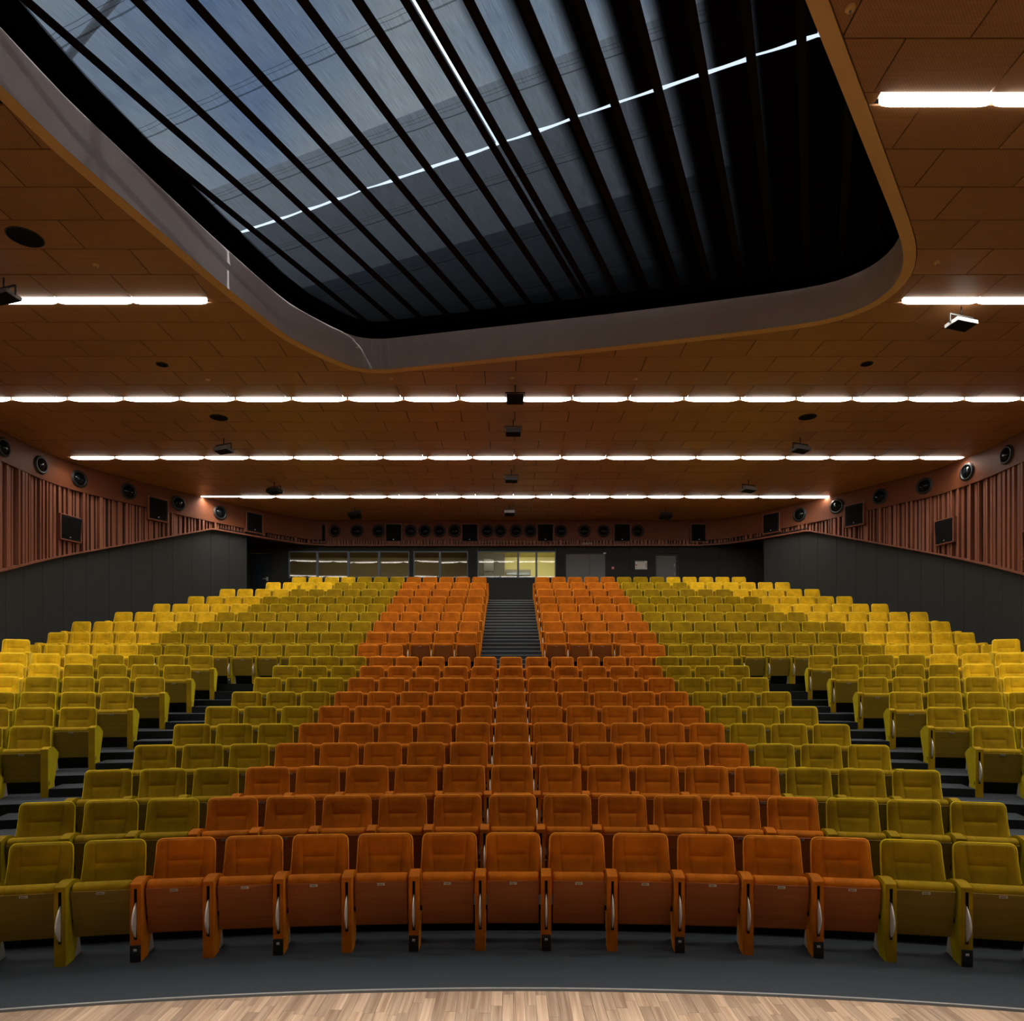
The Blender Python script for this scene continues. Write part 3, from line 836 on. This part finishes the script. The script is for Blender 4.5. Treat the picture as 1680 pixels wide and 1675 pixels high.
LU = diffuser_mb([(-.582, .62), (-.54, .88), (-.46, 1), (.46, 1), (.54, .88), (.582, .62)])
LUF = diffuser_mb([(-.572, .12), (-.53, .55), (-.44, .9), (-.3, 1.1), (.3, 1.1), (.44, .9), (.53, .55), (.572, .12)]).mesh('diffuser', [M['tube'], M['tube_side']])
LUM = LU.mesh('diffuser', [M['tube'], M['tube_side']])
LT = MB(); LT.box(-.59, .59, -.02, .02, -.012, .05, 0); LT.m = [1]*6; LT.m[0] = 0; LTM = LT.mesh('diffuser', [M['tube'], M['tube_side']])
HB = MB(); HB.box(-.5895, .5895, -.07, .07, .06, .09, 0); HBM = HB.mesh('housing', [M['white']])
def luminaire(X, Y, label, grp, thin=False, far=False):
    t = thing('ceiling_light', label, 'ceiling light', (X, Y, CZ), 0, grp)
    add('diffuser', LTM if thin else (LUF if far else LUM), t); add('housing', HBM, t)
def line(ln, ys, runs, name):
    cnt = 0
    for x0, nn in runs:
        for k in range(nn):
            cnt += 1
            luminaire(x0+UL*(k+.5), ys, f'white fluorescent tube light, {ORD[cnt]} from the left in {name}', 'ceiling lights in ' + name, ln == 4 and cnt == 1, ln > 1)
line(0, 7.25, [(-11.9, 5), (3.83, 7)], 'the nearest line beside the skylight')
line(1, 11.0, [(-11.83, 6), (6.17, 5)], 'the line cut by the skylight')
line(2, 14.75, [(.13-10*UL, 20)], 'the longest full line')
line(3, 18.5, [(-11.6, 20)], 'the middle full line')
line(4, 22.25, [(-9.79, 17)], 'the rearmost line')
for ys in LINES:
    m_ = MB()
    for q in diff(inter([(-13, ys-.075), (13, ys-.075), (13, ys+.075), (-13, ys+.075)], ROOM) or [(0,0),(0,0),(0,0)], OPN): m_.prism(q, CZ+.062, CZ+.08)
    if m_.v: add('channel_board', m_.mesh('channel_board', [M['ceilwood']]), ceiling)

for a_, b_, ys in ((1.0, 3.80, 7.25), (-6.0, -5.98, 7.25), (-4.73, -3.9, 11.0), (5.4, 6.15, 11.0), (-12.2, -11.62, 18.5), (12.0, 12.4, 18.5)):
    m_ = MB()
    q = inter([(a_, ys-.068), (b_, ys-.068), (b_, ys+.068), (a_, ys+.068)], ROOM)
    for q2 in (diff(q, OPN) if q else []): m_.prism(q2, CZ+.004, CZ+.02)
    if m_.v: add('channel_cover', m_.mesh('channel_cover', [M['ceilwood']]), ceiling)

# ------------------------------------------------------------------ side and back walls
def arclen(P):
    s = [0]
    for i in range(1, len(P)): s.append(s[-1] + math.dist(P[i-1], P[i]))
    return s
def at(P, S, s):
    s = min(max(s, 0), S[-1]-1e-6); i = max(k for k in range(len(S)-1) if S[k] <= s)
    t = (s-S[i])/(S[i+1]-S[i]); a, b = P[i], P[i+1]
    d = Vector((b[0]-a[0], b[1]-a[1])).normalized()
    return Vector((a[0]+(b[0]-a[0])*t, a[1]+(b[1]-a[1])*t)), d
def s_at_tan(P, S, tan):      # arc position where X / depth equals tan
    best = None
    k = 0
    while k < S[-1]:
        p, d = at(P, S, k)
        if p.y > 12:
            e = abs(p.x/p.y - tan)
            if best is None or e < best[0]: best = (e, k)
        k += .02
    return best[1]
BANDZ = 7.56
WALLS = {}
for side, P, sg in (('left', LWALL, 1), ('right', RWALL, -1)):
    S = arclen(P)
    inw = lambda d, sg=sg: Vector((d.y, -d.x))*sg            # towards the room
    speak = s_at_tan(P, S, -.4235 if side == 'left' else .4252)
    TZ = lambda s, speak=speak: 7.36 - .354*(speak-s) if s < speak else 7.36 + .04*min(1, (s-speak)/3)
    WALLS[side] = (P, S, inw, TZ, speak)
    wall = structure('wall_' + side)
    # solid wall behind everything
    mb = MB()
    st = s_at_tan(P, S, -.373 if side == 'left' else .361)
    S_lo = S[1] - 4
    # dark lower panels
    s = S[-1]
    s = st; pw = .64; first = True
    while s > S[1]-6:
        s0 = max(0, s-pw); m_ = MB()
        a, d = at(P, S, s0+.004); b, d2 = at(P, S, s-.004)
        na, nb2 = inw(d), inw(d2)
        a = a - na*.10; b = b - nb2*.10
        th = .03; z0 = -.1
        za, zb = TZ(s0)-.02, TZ(s)-.02
        A, B = a - na*th, b - nb2*th
        pts = [(a.x,a.y,z0),(b.x,b.y,z0),(b.x,b.y,zb),(a.x,a.y,za)]
        q = [(A.x,A.y,z0),(B.x,B.y,z0),(B.x,B.y,zb),(A.x,A.y,za)]
        m_.poly(pts); m_.poly(q[::-1]); m_.poly([pts[0],pts[3],q[3],q[0]]); m_.poly([pts[1],q[1],q[2],pts[2]]); m_.poly([pts[3],pts[2],q[2],q[3]])
        add('wall_panel', m_.mesh('wall_panel', [M['darkwall']]), wall)
        s -= pw
    # return of the lower wall to the back wall corner
    a, d = at(P, S, st); a = a - inw(d)*.10
    cx_ = -9.50 if side == 'left' else 9.25
    mb = MB(); mb.poly([(a.x,a.y,4), (cx_,BACK,4), (cx_,BACK,7.42), (a.x,a.y,7.42)]); mb.poly([(a.x-sg*.05,a.y,4), (cx_-sg*.05,BACK,4), (cx_-sg*.05,BACK,7.42), (a.x-sg*.05,a.y,7.42)])
    add('return_panel', mb.mesh('return_panel', [M['darkwall']]), wall)
    # backing sheet behind slats, band, soffit
    rows = []; band = []; sof = []
    for i, sv in enumerate(S):
        p, d = at(P, S, sv); nn = inw(d)
        bk = p - nn*.14; rows.append([(bk.x, bk.y, 0 if sv < st-.1 else TZ(sv)-.03), (bk.x, bk.y, CZ+.05)])
    m_ = MB(); m_.grid(rows, 0, False); add('backing', m_.mesh('backing', [M['backing']]), wall)
    ss = np.arange(S[1]-6, S[-1]-.001, .2).tolist() + [S[-1]-.001]
    ss = [max(0, v) for v in ss]
    rf, rb_, tr = [], [], []
    for sv in ss:
        p, d = at(P, S, sv); nn = inw(d); f = p + nn*.0; b2 = p - nn*.14
        rf.append([(f.x,f.y,BANDZ), (f.x,f.y,CZ+.02)]); rb_.append([(b2.x,b2.y,BANDZ), (f.x,f.y,BANDZ)])
        t0 = p - nn*.14; t1_ = p + nn*.035; z = TZ(sv)
        tr.append([(t0.x,t0.y,z-.045), (t1_.x,t1_.y,z-.045), (t1_.x,t1_.y,z), (t0.x,t0.y,z), (t0.x,t0.y,z-.045)])
    m_ = MB(); m_.grid(rf, 0, True); m_.grid(rb_, 0, True); add('speaker_band', m_.mesh('speaker_band', [M['copband']]), wall)
    m_ = MB(); m_.grid(tr, 0, False); add('ledge', m_.mesh('ledge', [M['copper']]), wall)
    # slats
    rs = random.Random(11 if side == 'left' else 12)
    s = S[-1] - .05; ns = 0; sl_rest = MB()
    while s > S[1]-6 and s > .2:
        w = rs.choice((.035, .05, .065, .09)); gap = rs.choice((.03, .05, .075)); dep = rs.choice((.04, .06, .09, .115))
        a, d = at(P, S, s-w); b, _ = at(P, S, s); nn = inw(d)
        z0 = TZ(s-w/2) - .01
        A0 = a - nn*.13; B0_ = b - nn*.13; A1 = a - nn*(.13-dep); B1 = b - nn*(.13-dep)
        ch = nn*.006
        q = [(A0.x,A0.y), (B0_.x,B0_.y), (B1.x,B1.y), (A1.x,A1.y)]
        if area2(q) < 0: q = q[::-1]
        inview = a.y > 13.2
        if inview and ns < 290:
            m_ = MB(); m_.prism(q, z0, BANDZ+.002); add('slat', m_.mesh('slat', [M['copper']]), wall); ns += 1
        else: sl_rest.prism(q, z0, BANDZ+.002)
        s -= w + gap
    if sl_rest.v:
        o = add('slats_beyond', sl_rest.mesh('slats_beyond', [M['copper']]), wall); o['kind'] = 'stuff'
    print(side, 'slats', ns)

# back wall
wb = structure('wall_back')
HOLES = [(-8.02, -3.64, 6.20, 7.17), (-3.49, -1.51, 6.20, 7.17), (-1.17, 1.68, 6.20, 7.17), (-9.41, -8.65, 5.12, 7.11), (2.05, 3.47, 5.12, 7.07), (5.32, 6.13, 5.12, 7.09)]
cuts = sorted(set([h[0] for h in HOLES] + [h[1] for h in HOLES] + [-9.7, 9.6] + [7.6, 8.25, 8.9, 6.95, 4.4, 2.05]))
for i in range(len(cuts)-1):
    a, b = cuts[i], cuts[i+1]
    if b - a < .02: continue
    mid = (a+b)/2; hs = [h for h in HOLES if h[0] <= mid <= h[1]]
    segs = [(4.6, 7.5)]
    for h in hs: segs = [(4.6, h[2]), (h[3], 7.5)]
    for z0, z1 in segs:
        if z1-z0 < .1: continue
        m_ = MB(); m_.box(a+.003, b-.003, BACK, BACK+.08, z0, z1); add('wall_panel', m_.mesh('wall_panel', [M['darkwall']]), wb)
# slat frieze and band over the back wall
zb0 = 7.38
m_ = MB(); m_.box(-6.7, 6.95, BACK-.03, BACK+.1, BANDZ, CZ+.02); add('speaker_band', m_.mesh('speaker_band', [M['copband']]), wb)
m_ = MB(); m_.box(-6.7, 6.95, BACK-.16, BACK+.1, zb0-.04, zb0+.005); add('ledge', m_.mesh('ledge', [M['copper']]), wb)
m_ = MB()
for q in diff([(-9.8, BACK-2.6), (9.8, BACK-2.6), (9.8, BACK+.1), (-9.8, BACK+.1)], ROOM): m_.prism(q, 7.40, 7.425)
add('soffit', m_.mesh('soffit', [M['backing']]), wb)
m_ = MB(); m_.box(-6.7, 6.95, BACK-.135, BACK-.12, BANDZ+.0, BANDZ+.02)
rs = random.Random(5); x = -6.6; nsl = 0
while x < 6.85:
    w = rs.choice((.045, .06, .075, .10)); dep = rs.choice((.02, .04, .06)); g = rs.choice((.03, .04, .05))
    m_ = MB(); m_.box(x, x+w, BACK-.03-dep, BACK-.02, zb0, BANDZ); add('slat', m_.mesh('slat', [M['copper']]), wb); x += w+g; nsl += 1
print('back slats', nsl)
# front of the stage house, behind the camera
m_ = MB(); m_.box(-12.2, 12.3, -4.1, -4, -.1, CZ+.1); structure('wall_stage', m_.mesh('wall_stage', [M['stagewall']]))

# control booth behind the windows
m_ = MB()
m_.box(-9.6, 4, BACK+3.0, BACK+3.1, 5, 7.6, 0); m_.box(-9.7, -9.6, BACK+.1, BACK+3, 5, 7.6, 0); m_.box(-9.6, -1.34, BACK+.1, BACK+3, 7.5, 7.6, 0); m_.box(-9.6, 4, BACK+.1, BACK+3, 5, 5.1, 0)
m_.box(-1.40, -1.34, BACK+.1, BACK+3, 5, 7.5, 0)
structure('wall_booth_back', m_.mesh('wall_booth_back', [M['boothdark']]))
m_ = MB(); m_.box(-.2, 2.2, BACK+2.9, BACK+2.98, 5.1, 7.5); m_.box(1.85, 1.95, BACK+.1, BACK+2.95, 5.1, 7.5); m_.box(-1.33, 2.2, BACK+.1, BACK+3, 7.5, 7.6)
structure('wall_booth_right', m_.mesh('wall_booth_right', [M['boothlite']]))
m_ = MB(); m_.box(-1.33, -.2, BACK+2.2, BACK+2.3, 5.1, 7.5); structure('wall_booth_partition', m_.mesh('wall_booth_partition', [M['collar2']]))
# windows, with tilted sheets of glass
def window(idx, x0, x1, z0, z1, mull, tilt=1.0, yaws=None):
    w = structure(f'window_{idx}'); m_ = MB(); f = .035; y0, y1 = BACK-.02, BACK+.09
    m_.box(x0, x1, y0, y1, z1-f, z1); m_.box(x0, x1, y0, y1, z0, z0+f); m_.box(x0, x0+f, y0, y1, z0+f, z1-f); m_.box(x1-f, x1, y0, y1, z0+f, z1-f)
    add('window_frame', m_.mesh('window_frame', [M['frame']]), w)
    ed = [x0] + mull + [x1]
    for mx in mull:
        m_ = MB(); m_.box(mx-.035, mx+.035, y0, y1, z0+f, z1-f); add('mullion', m_.mesh('mullion', [M['frame']]), w)
    for k in range(len(ed)-1):
        a, b = ed[k]+.036, ed[k+1]-.036; cx_ = (a+b)/2; hw = (b-a)/2; hh = (z1-z0)/2-.036
        g = MB(); g.box(-hw, hw, -.003, .003, -hh, hh)
        add('glass_pane', g.mesh('glass_pane', [M['glass']]), w, (cx_, BACK+.04, (z0+z1)/2), (math.radians(-tilt), 0, math.radians(yaws[k] if yaws else 0)))
window(1, -8.02, -3.64, 6.20, 7.17, [px(520.5, BACK), px(571.6, BACK), px(622, BACK)], .75, [3.0, .5, -3.0, -3.0])
window(2, -3.49, -1.51, 6.20, 7.17, [px(721.6, BACK)], .75, [4.0, -4.0])
window(3, -1.17, 1.68, 6.20, 7.17, [px(850, BACK), px(880, BACK)], .75, [-1.5, 0, 0])
# booth contents
t = thing('monitor', 'dark slanted monitor screens seen through the booth window left of centre', 'monitor', (-.72, BACK+1.2, 6.1))
m_ = MB(); m_.box(-.28, .12, 0, .05, .55, 1.0); m_.box(-.28, .12, 0, .05, .02, .48); add('screen', m_.mesh('screen', [M['black']]), t, rot=(0, 0, .35))
m_ = MB(); m_.box(-.05, .05, .06, .12, -1.0, .9); add('stand', m_.mesh('stand', [M['grey']]), t)
t = thing('desk', 'dark desk edge inside the bright control booth', 'desk', (.45, BACK+1.4, 5.12))
m_ = MB(); m_.box(-.7, .9, -.3, .3, .98, 1.03); add('desktop', m_.mesh('desktop', [M['boothdark']]), t)
for xx in (-.66, .86):
    m_ = MB(); m_.box(xx-.03, xx+.03, -.25, .25, 0, .98); add('leg', m_.mesh('leg', [M['boothdark']]), t)
t = thing('wall_unit', 'grey wall-mounted unit on the yellow booth wall', 'air conditioner', (.35, BACK+2.86, 6.75))
m_ = MB(); m_.box(-.5, .5, -.14, .03, 0, .22); add('casing', m_.mesh('casing', [M['grey']]), t)
m_ = MB(); m_.box(-.45, .45, -.15, -.141, .02, .09); add('louvre', m_.mesh('louvre', [M['frame']]), t)
t = thing('junction_box', 'small white square box on the yellow booth wall', 'box', (.02, BACK+2.88, 6.48))
m_ = MB(); m_.box(-.06, .06, -.03, .01, -.06, .06); add('cover', m_.mesh('cover', [M['white']]), t)
m_ = MB(); m_.box(-.025, .025, -.034, -.031, -.025, .025); add('switch', m_.mesh('switch', [M['black']]), t)
# doors
def door(idx, x0, x1, z0, z1, matn, split=None, handle='bar', rec=.03, hx=None):
    d = structure(f'door_{idx}')
    ed = [x0, split, x1] if split else [x0, x1]
    for k in range(len(ed)-1):
        m_ = MB(); m_.box(ed[k]+.006, ed[k+1]-.006, BACK+rec, BACK+rec+.05, z0, z1-.01); add('door_leaf', m_.mesh('door_leaf', [M[matn]]), d)
    m_ = MB(); m_.box(x0-.04, x0, BACK-.01, BACK+.09, z0, z1+.03); m_.box(x1, x1+.04, BACK-.01, BACK+.09, z0, z1+.03); m_.box(x0, x1, BACK-.01, BACK+.09, z1-.005, z1+.03)
    add('door_frame', m_.mesh('door_frame', [M['black']]), d)
    return d
d = door(1, -9.37, -8.69, 5.12, 7.05, 'bluedoor', None, rec=.02)
m_ = MB(); m_.tube((-8.95, BACK-.04, 6.17), (-8.80, BACK-.04, 6.17), .014, 0, 8); m_.box(-8.83, -8.77, BACK-.01, BACK+.02, 6.10, 6.24, 0); add('door_handle', m_.mesh('door_handle', [M['chrome']]), d)
d = door(2, 2.05, 3.47, 5.12, 7.07, 'greydoor', 2.9, rec=-.004)
m_ = MB(); m_.box(3.40, 3.50, BACK-.05, BACK-.02, 7.08, 7.11); add('door_closer', m_.mesh('door_closer', [M['chrome']]), d)
d = door(3, 5.32, 6.08, 5.12, 7.04, 'greydoor', None, rec=.05)
for z in (6.36, 6.66):
    m_ = MB(); m_.tube((5.99, BACK+.02, z-.06), (5.99, BACK+.02, z+.06), .012, 0, 8); add('door_handle', m_.mesh('door_handle', [M['chrome']]), d)
t = thing('fire_alarm', 'small red fire alarm button on the dark back wall', 'alarm', (px(1005.3, BACK), BACK-.02, 6.56))
m_ = MB(); m_.box(-.05, .05, -.02, .02, -.05, .05); add('case', m_.mesh('case', [M['red']]), t)
m_ = MB(); m_.box(-.03, .03, -.026, -.021, -.03, .03); add('button', m_.mesh('button', [M['white']]), t)
t = thing('notice_board', 'white evacuation plan framed on the dark back wall between the grey doors', 'sign', (px(1051.7, BACK), BACK-.015, 6.665))
m_ = MB(); m_.box(-.24, .24, -.005, .012, -.175, .175); add('frame', m_.mesh('frame', [M['black']]), t)
m_ = MB(); m_.box(-.215, .215, -.012, -.006, -.15, .15, 0)
m_.box(-.20, .12, -.014, -.0125, .118, .142, 1)
m_.box(-.20, -.15, -.014, -.0125, -.02, .03, 2)
for k in range(5): m_.box(-.19, -.14, -.014, -.0125, -.05-.018*k, -.042-.018*k, 1)
for (a, b, c_, d_) in ((-.11, .15, .082, .088), (-.11, .15, -.128, -.122), (-.11, -.104, -.122, .082), (.144, .15, -.122, .082), (-.05, .09, .03, .036), (-.05, .09, -.06, -.054), (-.05, -.044, -.06, .03), (.084, .09, -.06, .03), (.17, .2, -.1, .08)):
    m_.box(a, b, -.014, -.0125, c_, d_, 1)
add('sheet', m_.mesh('sheet', [M['paper'], M['grey'], M['red']]), t)
# small sign on the frieze: pale letters too small to spell, built as raised strokes
t = thing('letter_sign', 'tiny pale lettering on the brown frieze above the double doors', 'sign', (px(962.3, BACK), BACK-.20, 7.40))
cu = bpy.data.curves.new('lettering', 'FONT'); cu.body = 'DEBATE'; cu.size = .105; cu.extrude = .004; cu.align_x = 'CENTER'
cu.materials.append(M['sign']); tx = bpy.data.objects.new('lettering', cu)
C.objects.link(tx); dg = bpy.context.evaluated_depsgraph_get(); me_ = bpy.data.meshes.new_from_object(tx.evaluated_get(dg)); bpy.data.objects.remove(tx)
add('lettering', me_, t, (0, 0, -.03), (math.radians(90), 0, 0))

# ------------------------------------------------------------------ loudspeakers and spotlights on walls
BK = MB()
def basis(pos, nrm):      # local z points into the room
    z = Vector((nrm.x, nrm.y, 0)).normalized(); up = Vector((0, 0, 1)); x = up.cross(z)
    return Matrix(((x.x, up.x, z.x, pos.x), (x.y, up.y, z.y, pos.y), (x.z, up.z, z.z, pos.z), (0, 0, 0, 1)))
m_ = MB()
m_.lathe([(.215, -.02), (.215, .022), (.20, .032), (.172, .03), (.165, .0), (.15, -.03)], 24, 0); RING = m_.mesh('ring', [M['black']])
m_ = MB(); m_.lathe([(.16, -.03), (.15, .0), (.12, .03), (.07, .052), (.0, .06)], 24, 0); LENS = m_.mesh('lens', [M['lens']])
m_ = MB(); m_.lathe([(.22, -.022), (.235, -.018), (.235, .004), (.213, .006)], 24, 0); COLL = m_.mesh('collar', [M['collar']])
def wall_spot(pos, nrm, label, grp):
    t = thing('wall_spotlight', label, 'spotlight', group=grp); t.matrix_world = basis(pos, nrm)
    add('ring', RING, t); add('lens', LENS, t); add('collar', COLL, t)
m_ = MB(); m_.box(-.27, .27, -.30, .30, -.12, .05, 0); CAB = m_.mesh('cabinet', [M['black']])
m_ = MB(); m_.box(-.255, .255, -.285, .285, .051, .060, 0); GRL = m_.mesh('grille', [M['spkgrille']])
m_ = MB(); m_.tube((0, -.24, .06), (0, -.24, .067), .016, 0, 10); BDG = m_.mesh('badge', [M['chrome']])
def loudspeaker(pos, nrm, label, grp, tilt=0.0, frame=True, yaw=0):
    t = thing('wall_loudspeaker', label, 'loudspeaker', group=grp); B4 = basis(pos, nrm)
    t.matrix_world = B4
    rot = (tilt, yaw, 0)
    add('cabinet', CAB, t, rot=rot); add('grille', GRL, t, rot=rot); add('badge', BDG, t, rot=rot)
    if frame:
        f = MB()
        f.box(-.315, -.29, -.345, .345, -.13, .05); f.box(.29, .315, -.345, .345, -.13, .05); f.box(-.29, .29, .32, .345, -.13, .05); f.box(-.29, .29, -.345, -.32, -.13, .05)
        add('recess_frame', f.mesh('recess_frame', [M['copper']]), t)
for side, xs, lx in (('left', (5, 66, 130, 211, 292, 361), ((114, 867, .10), (258, 836, .03), (416, 855, .0))),
                     ('right', (1652, 1587, 1517, 1444, 1373, 1312), ((1551, 872, .10), (1403, 845, .03), (1267, 862, .0), (1697, 890, .08)))):
    P, S, inw, TZ, sp_ = WALLS[side]
    for k, xx in enumerate(xs):
        s = s_at_tan(P, S, (xx-836)/FPX); p, d = at(P, S, s); nn = inw(d)
        wall_spot(Vector((p.x+nn.x*.02, p.y+nn.y*.02, 7.90)), nn, f'black round spotlight recessed in the {side} wall band, {ORD[k+1]} counting from the stage end', f'round spotlights along the {side} wall')
    nm = {0: 'lowest, set among the slats', 1: 'framed, straddling the band and slats', 2: 'nearest the back corner', 3: 'at the edge of the picture'}
    for k, (xx, yy, tl) in enumerate(lx):
        s = s_at_tan(P, S, (xx-836)/FPX) if xx < 1690 else s_at_tan(P, S, (1690-836)/FPX)-.15; p, d = at(P, S, s); nn = inw(d)
        z = pz(yy, p.y) if k != 2 else 7.80
        loudspeaker(Vector((p.x+nn.x*.02, p.y+nn.y*.02, z)), nn, f'black box loudspeaker on the {side} wall, {nm[k]}', f'box loudspeakers on the {side} wall', tl, True, (-.25 if side == 'left' else .0) if k == 0 else 0)
fr = Vector((0, -1, 0))
for k, xx in enumerate((549, 586, 621, 673.7, 697, 721, 746, 799.5, 820.5, 846.5, 870, 920, 958.6, 990, 1046)):
    wall_spot(Vector((px(xx, BACK), BACK-.04, 7.90)), fr, f'black round spotlight in the back wall band, {ORD[k+1]} from the left', 'round spotlights on the back wall')
for k, xx in enumerate((522.4, 646.5, 771, 894.5, 1020, 1145.8)):
    loudspeaker(Vector((px(xx, BACK), BACK-.06, 7.82)), fr, f'black box loudspeaker under the ceiling on the back wall, {ORD[k+1]} from the left', 'box loudspeakers on the back wall', 0, True)

# ------------------------------------------------------------------ things on the ceiling
def hanging(X, Y, w, tilt, yaw, label, front='black', drop=.26):
    t = thing('ceiling_panel_speaker', label, 'ceiling unit', (X, Y, CZ), yaw, 'bracketed units under the ceiling')
    m_ = MB(); m_.tube((0, 0, 0), (0, 0, -drop+.12), .012, 0, 6)
    m_.box(-w/2-.03, w/2+.03, -.012, .012, -drop+.10, -drop+.12); m_.box(-w/2-.03, -w/2-.018, -.012, .012, -drop-.03, -drop+.10); m_.box(w/2+.018, w/2+.03, -.012, .012, -drop-.03, -drop+.10)
    add('bracket', m_.mesh('bracket', [M['black']]), t)
    R4 = Matrix.Translation((0, 0, -drop-.02)) @ Matrix.Rotation(tilt, 4, 'X')
    hz = .028 if front == 'white' else .05
    m_ = MB(); m_.box(-w/2, w/2, -.12, .12, -hz, hz, 0, R4); add('body', m_.mesh('body', [M['unitwhite' if front == 'white' else front]]), t)
    m_ = MB(); m_.box(-w/2+.012, w/2-.012, -.11, .11, -hz-.006, -hz-.001, 0, R4); add('face', m_.mesh('face', [M['spkgrille']]), t)
for X_, y_, w, tl, yw, lab, fr_ in (
    (845, 655, .34, -.1, 0, 'dark bracketed unit covering the joint of the longest light line', 'black'),
    (842, 709, .34, -.1, 0, 'dark bracketed unit on the centre line, behind the longest light line', 'black'),
    (839, 787, .34, -.1, 0, 'dark bracketed unit on the centre line, between middle and rear light lines', 'black'),
    (836, 842, .34, -.3, 0, 'small bracketed unit on the centre line, nearest the back wall', 'grey'),
    (367, 738, .42, -.12, -.4, 'grey bracketed unit above the left part of the middle light line', 'grey'),
    (450, 806, .42, -.12, -.4, 'dark bracketed unit covering the left part of the rearmost light line', 'black'),
    (1313, 737, .42, -.12, .4, 'grey bracketed unit above the right part of the middle light line', 'grey'),
    (1228, 803, .42, -.12, .4, 'grey bracketed unit above the right part of the rearmost light line', 'grey'),
    (582, 846, .4, -.4, -.3, 'dark bracketed unit at the back left, behind the rearmost light line', 'black'),
    (1092, 847, .4, -.4, .3, 'dark bracketed unit at the back right, behind the rearmost light line', 'black'),
    (6, 487, .42, -.1, -.3, 'white bracketed panel unit at the left edge beside the cut light line', 'white'),
    (1577, 532, .42, -.1, .3, 'white bracketed panel unit with dark underside at the right', 'white')):
    D = (CZ-.28-EYE)*FPX/(1130-y_)
    hanging(px(X_, D), D, w, tl, yw, lab, fr_)
m_ = MB(); m_.lathe([(1, -.003), (1, -.006), (.93, -.008), (.9, -.005), (.0, -.005)], 28, 0); DISC_ = m_.mesh('grille', [M['spkgrille']])
for x_, y_, w, lab in ((41, 389, .43, 'large black round ceiling speaker at the far left, above the left light line'), (266, 598, .20, 'small dark round ceiling speaker left, in front of the longest light line'), (359, 685, .37, 'dark round ceiling speaker left, between the longest and middle light lines'),
                       (1422, 597, .20, 'small dark round ceiling speaker right, in front of the longest light line'), (1325, 684, .37, 'dark round ceiling speaker right, between the longest and middle light lines')):
    D = (CZ-EYE)*FPX/(1130-y_); t = thing('round_ceiling_speaker', lab, 'ceiling speaker', (px(x_, D), D, CZ), 0, 'round ceiling speakers')
    g = add('grille', DISC_, t); g.scale = (w/2, w/2, 1)
    m2_ = MB(); m2_.lathe([(w/2+.012, 0), (w/2+.012, -.004), (w/2-.002, -.009), (w/2-.004, -.003)], 28, 0); add('bezel', m2_.mesh('bezel', [M['black']]), t)
SD = MB(); SD.lathe([(.045, 0), (.045, -.015), (.03, -.035), (0, -.037)], 14, 0); SDM = SD.mesh('cover', [M['rim']])
SE = MB(); SE.tube((0, 0, -.036), (0, 0, -.048), .012, 0, 8); SEM = SE.mesh('sensor_tip', [M['grey']])
for k, (x_, y_) in enumerate(((157, 433), (341, 622), (641, 620), (840, 619), (1043, 621), (1345, 620), (1538, 429), (1395, 12))):
    D = (CZ-EYE)*FPX/(1130-y_)
    t = thing('smoke_detector', f'tiny round brass-coloured detector on the timber ceiling, {ORD[k+1]} from the left' if k < 7 else 'tiny round detector on the timber ceiling in the upper right corner', 'detector', (px(x_, D), D, CZ), 0, 'ceiling detectors')
    add('cover', SDM, t); add('sensor_tip', SEM, t)
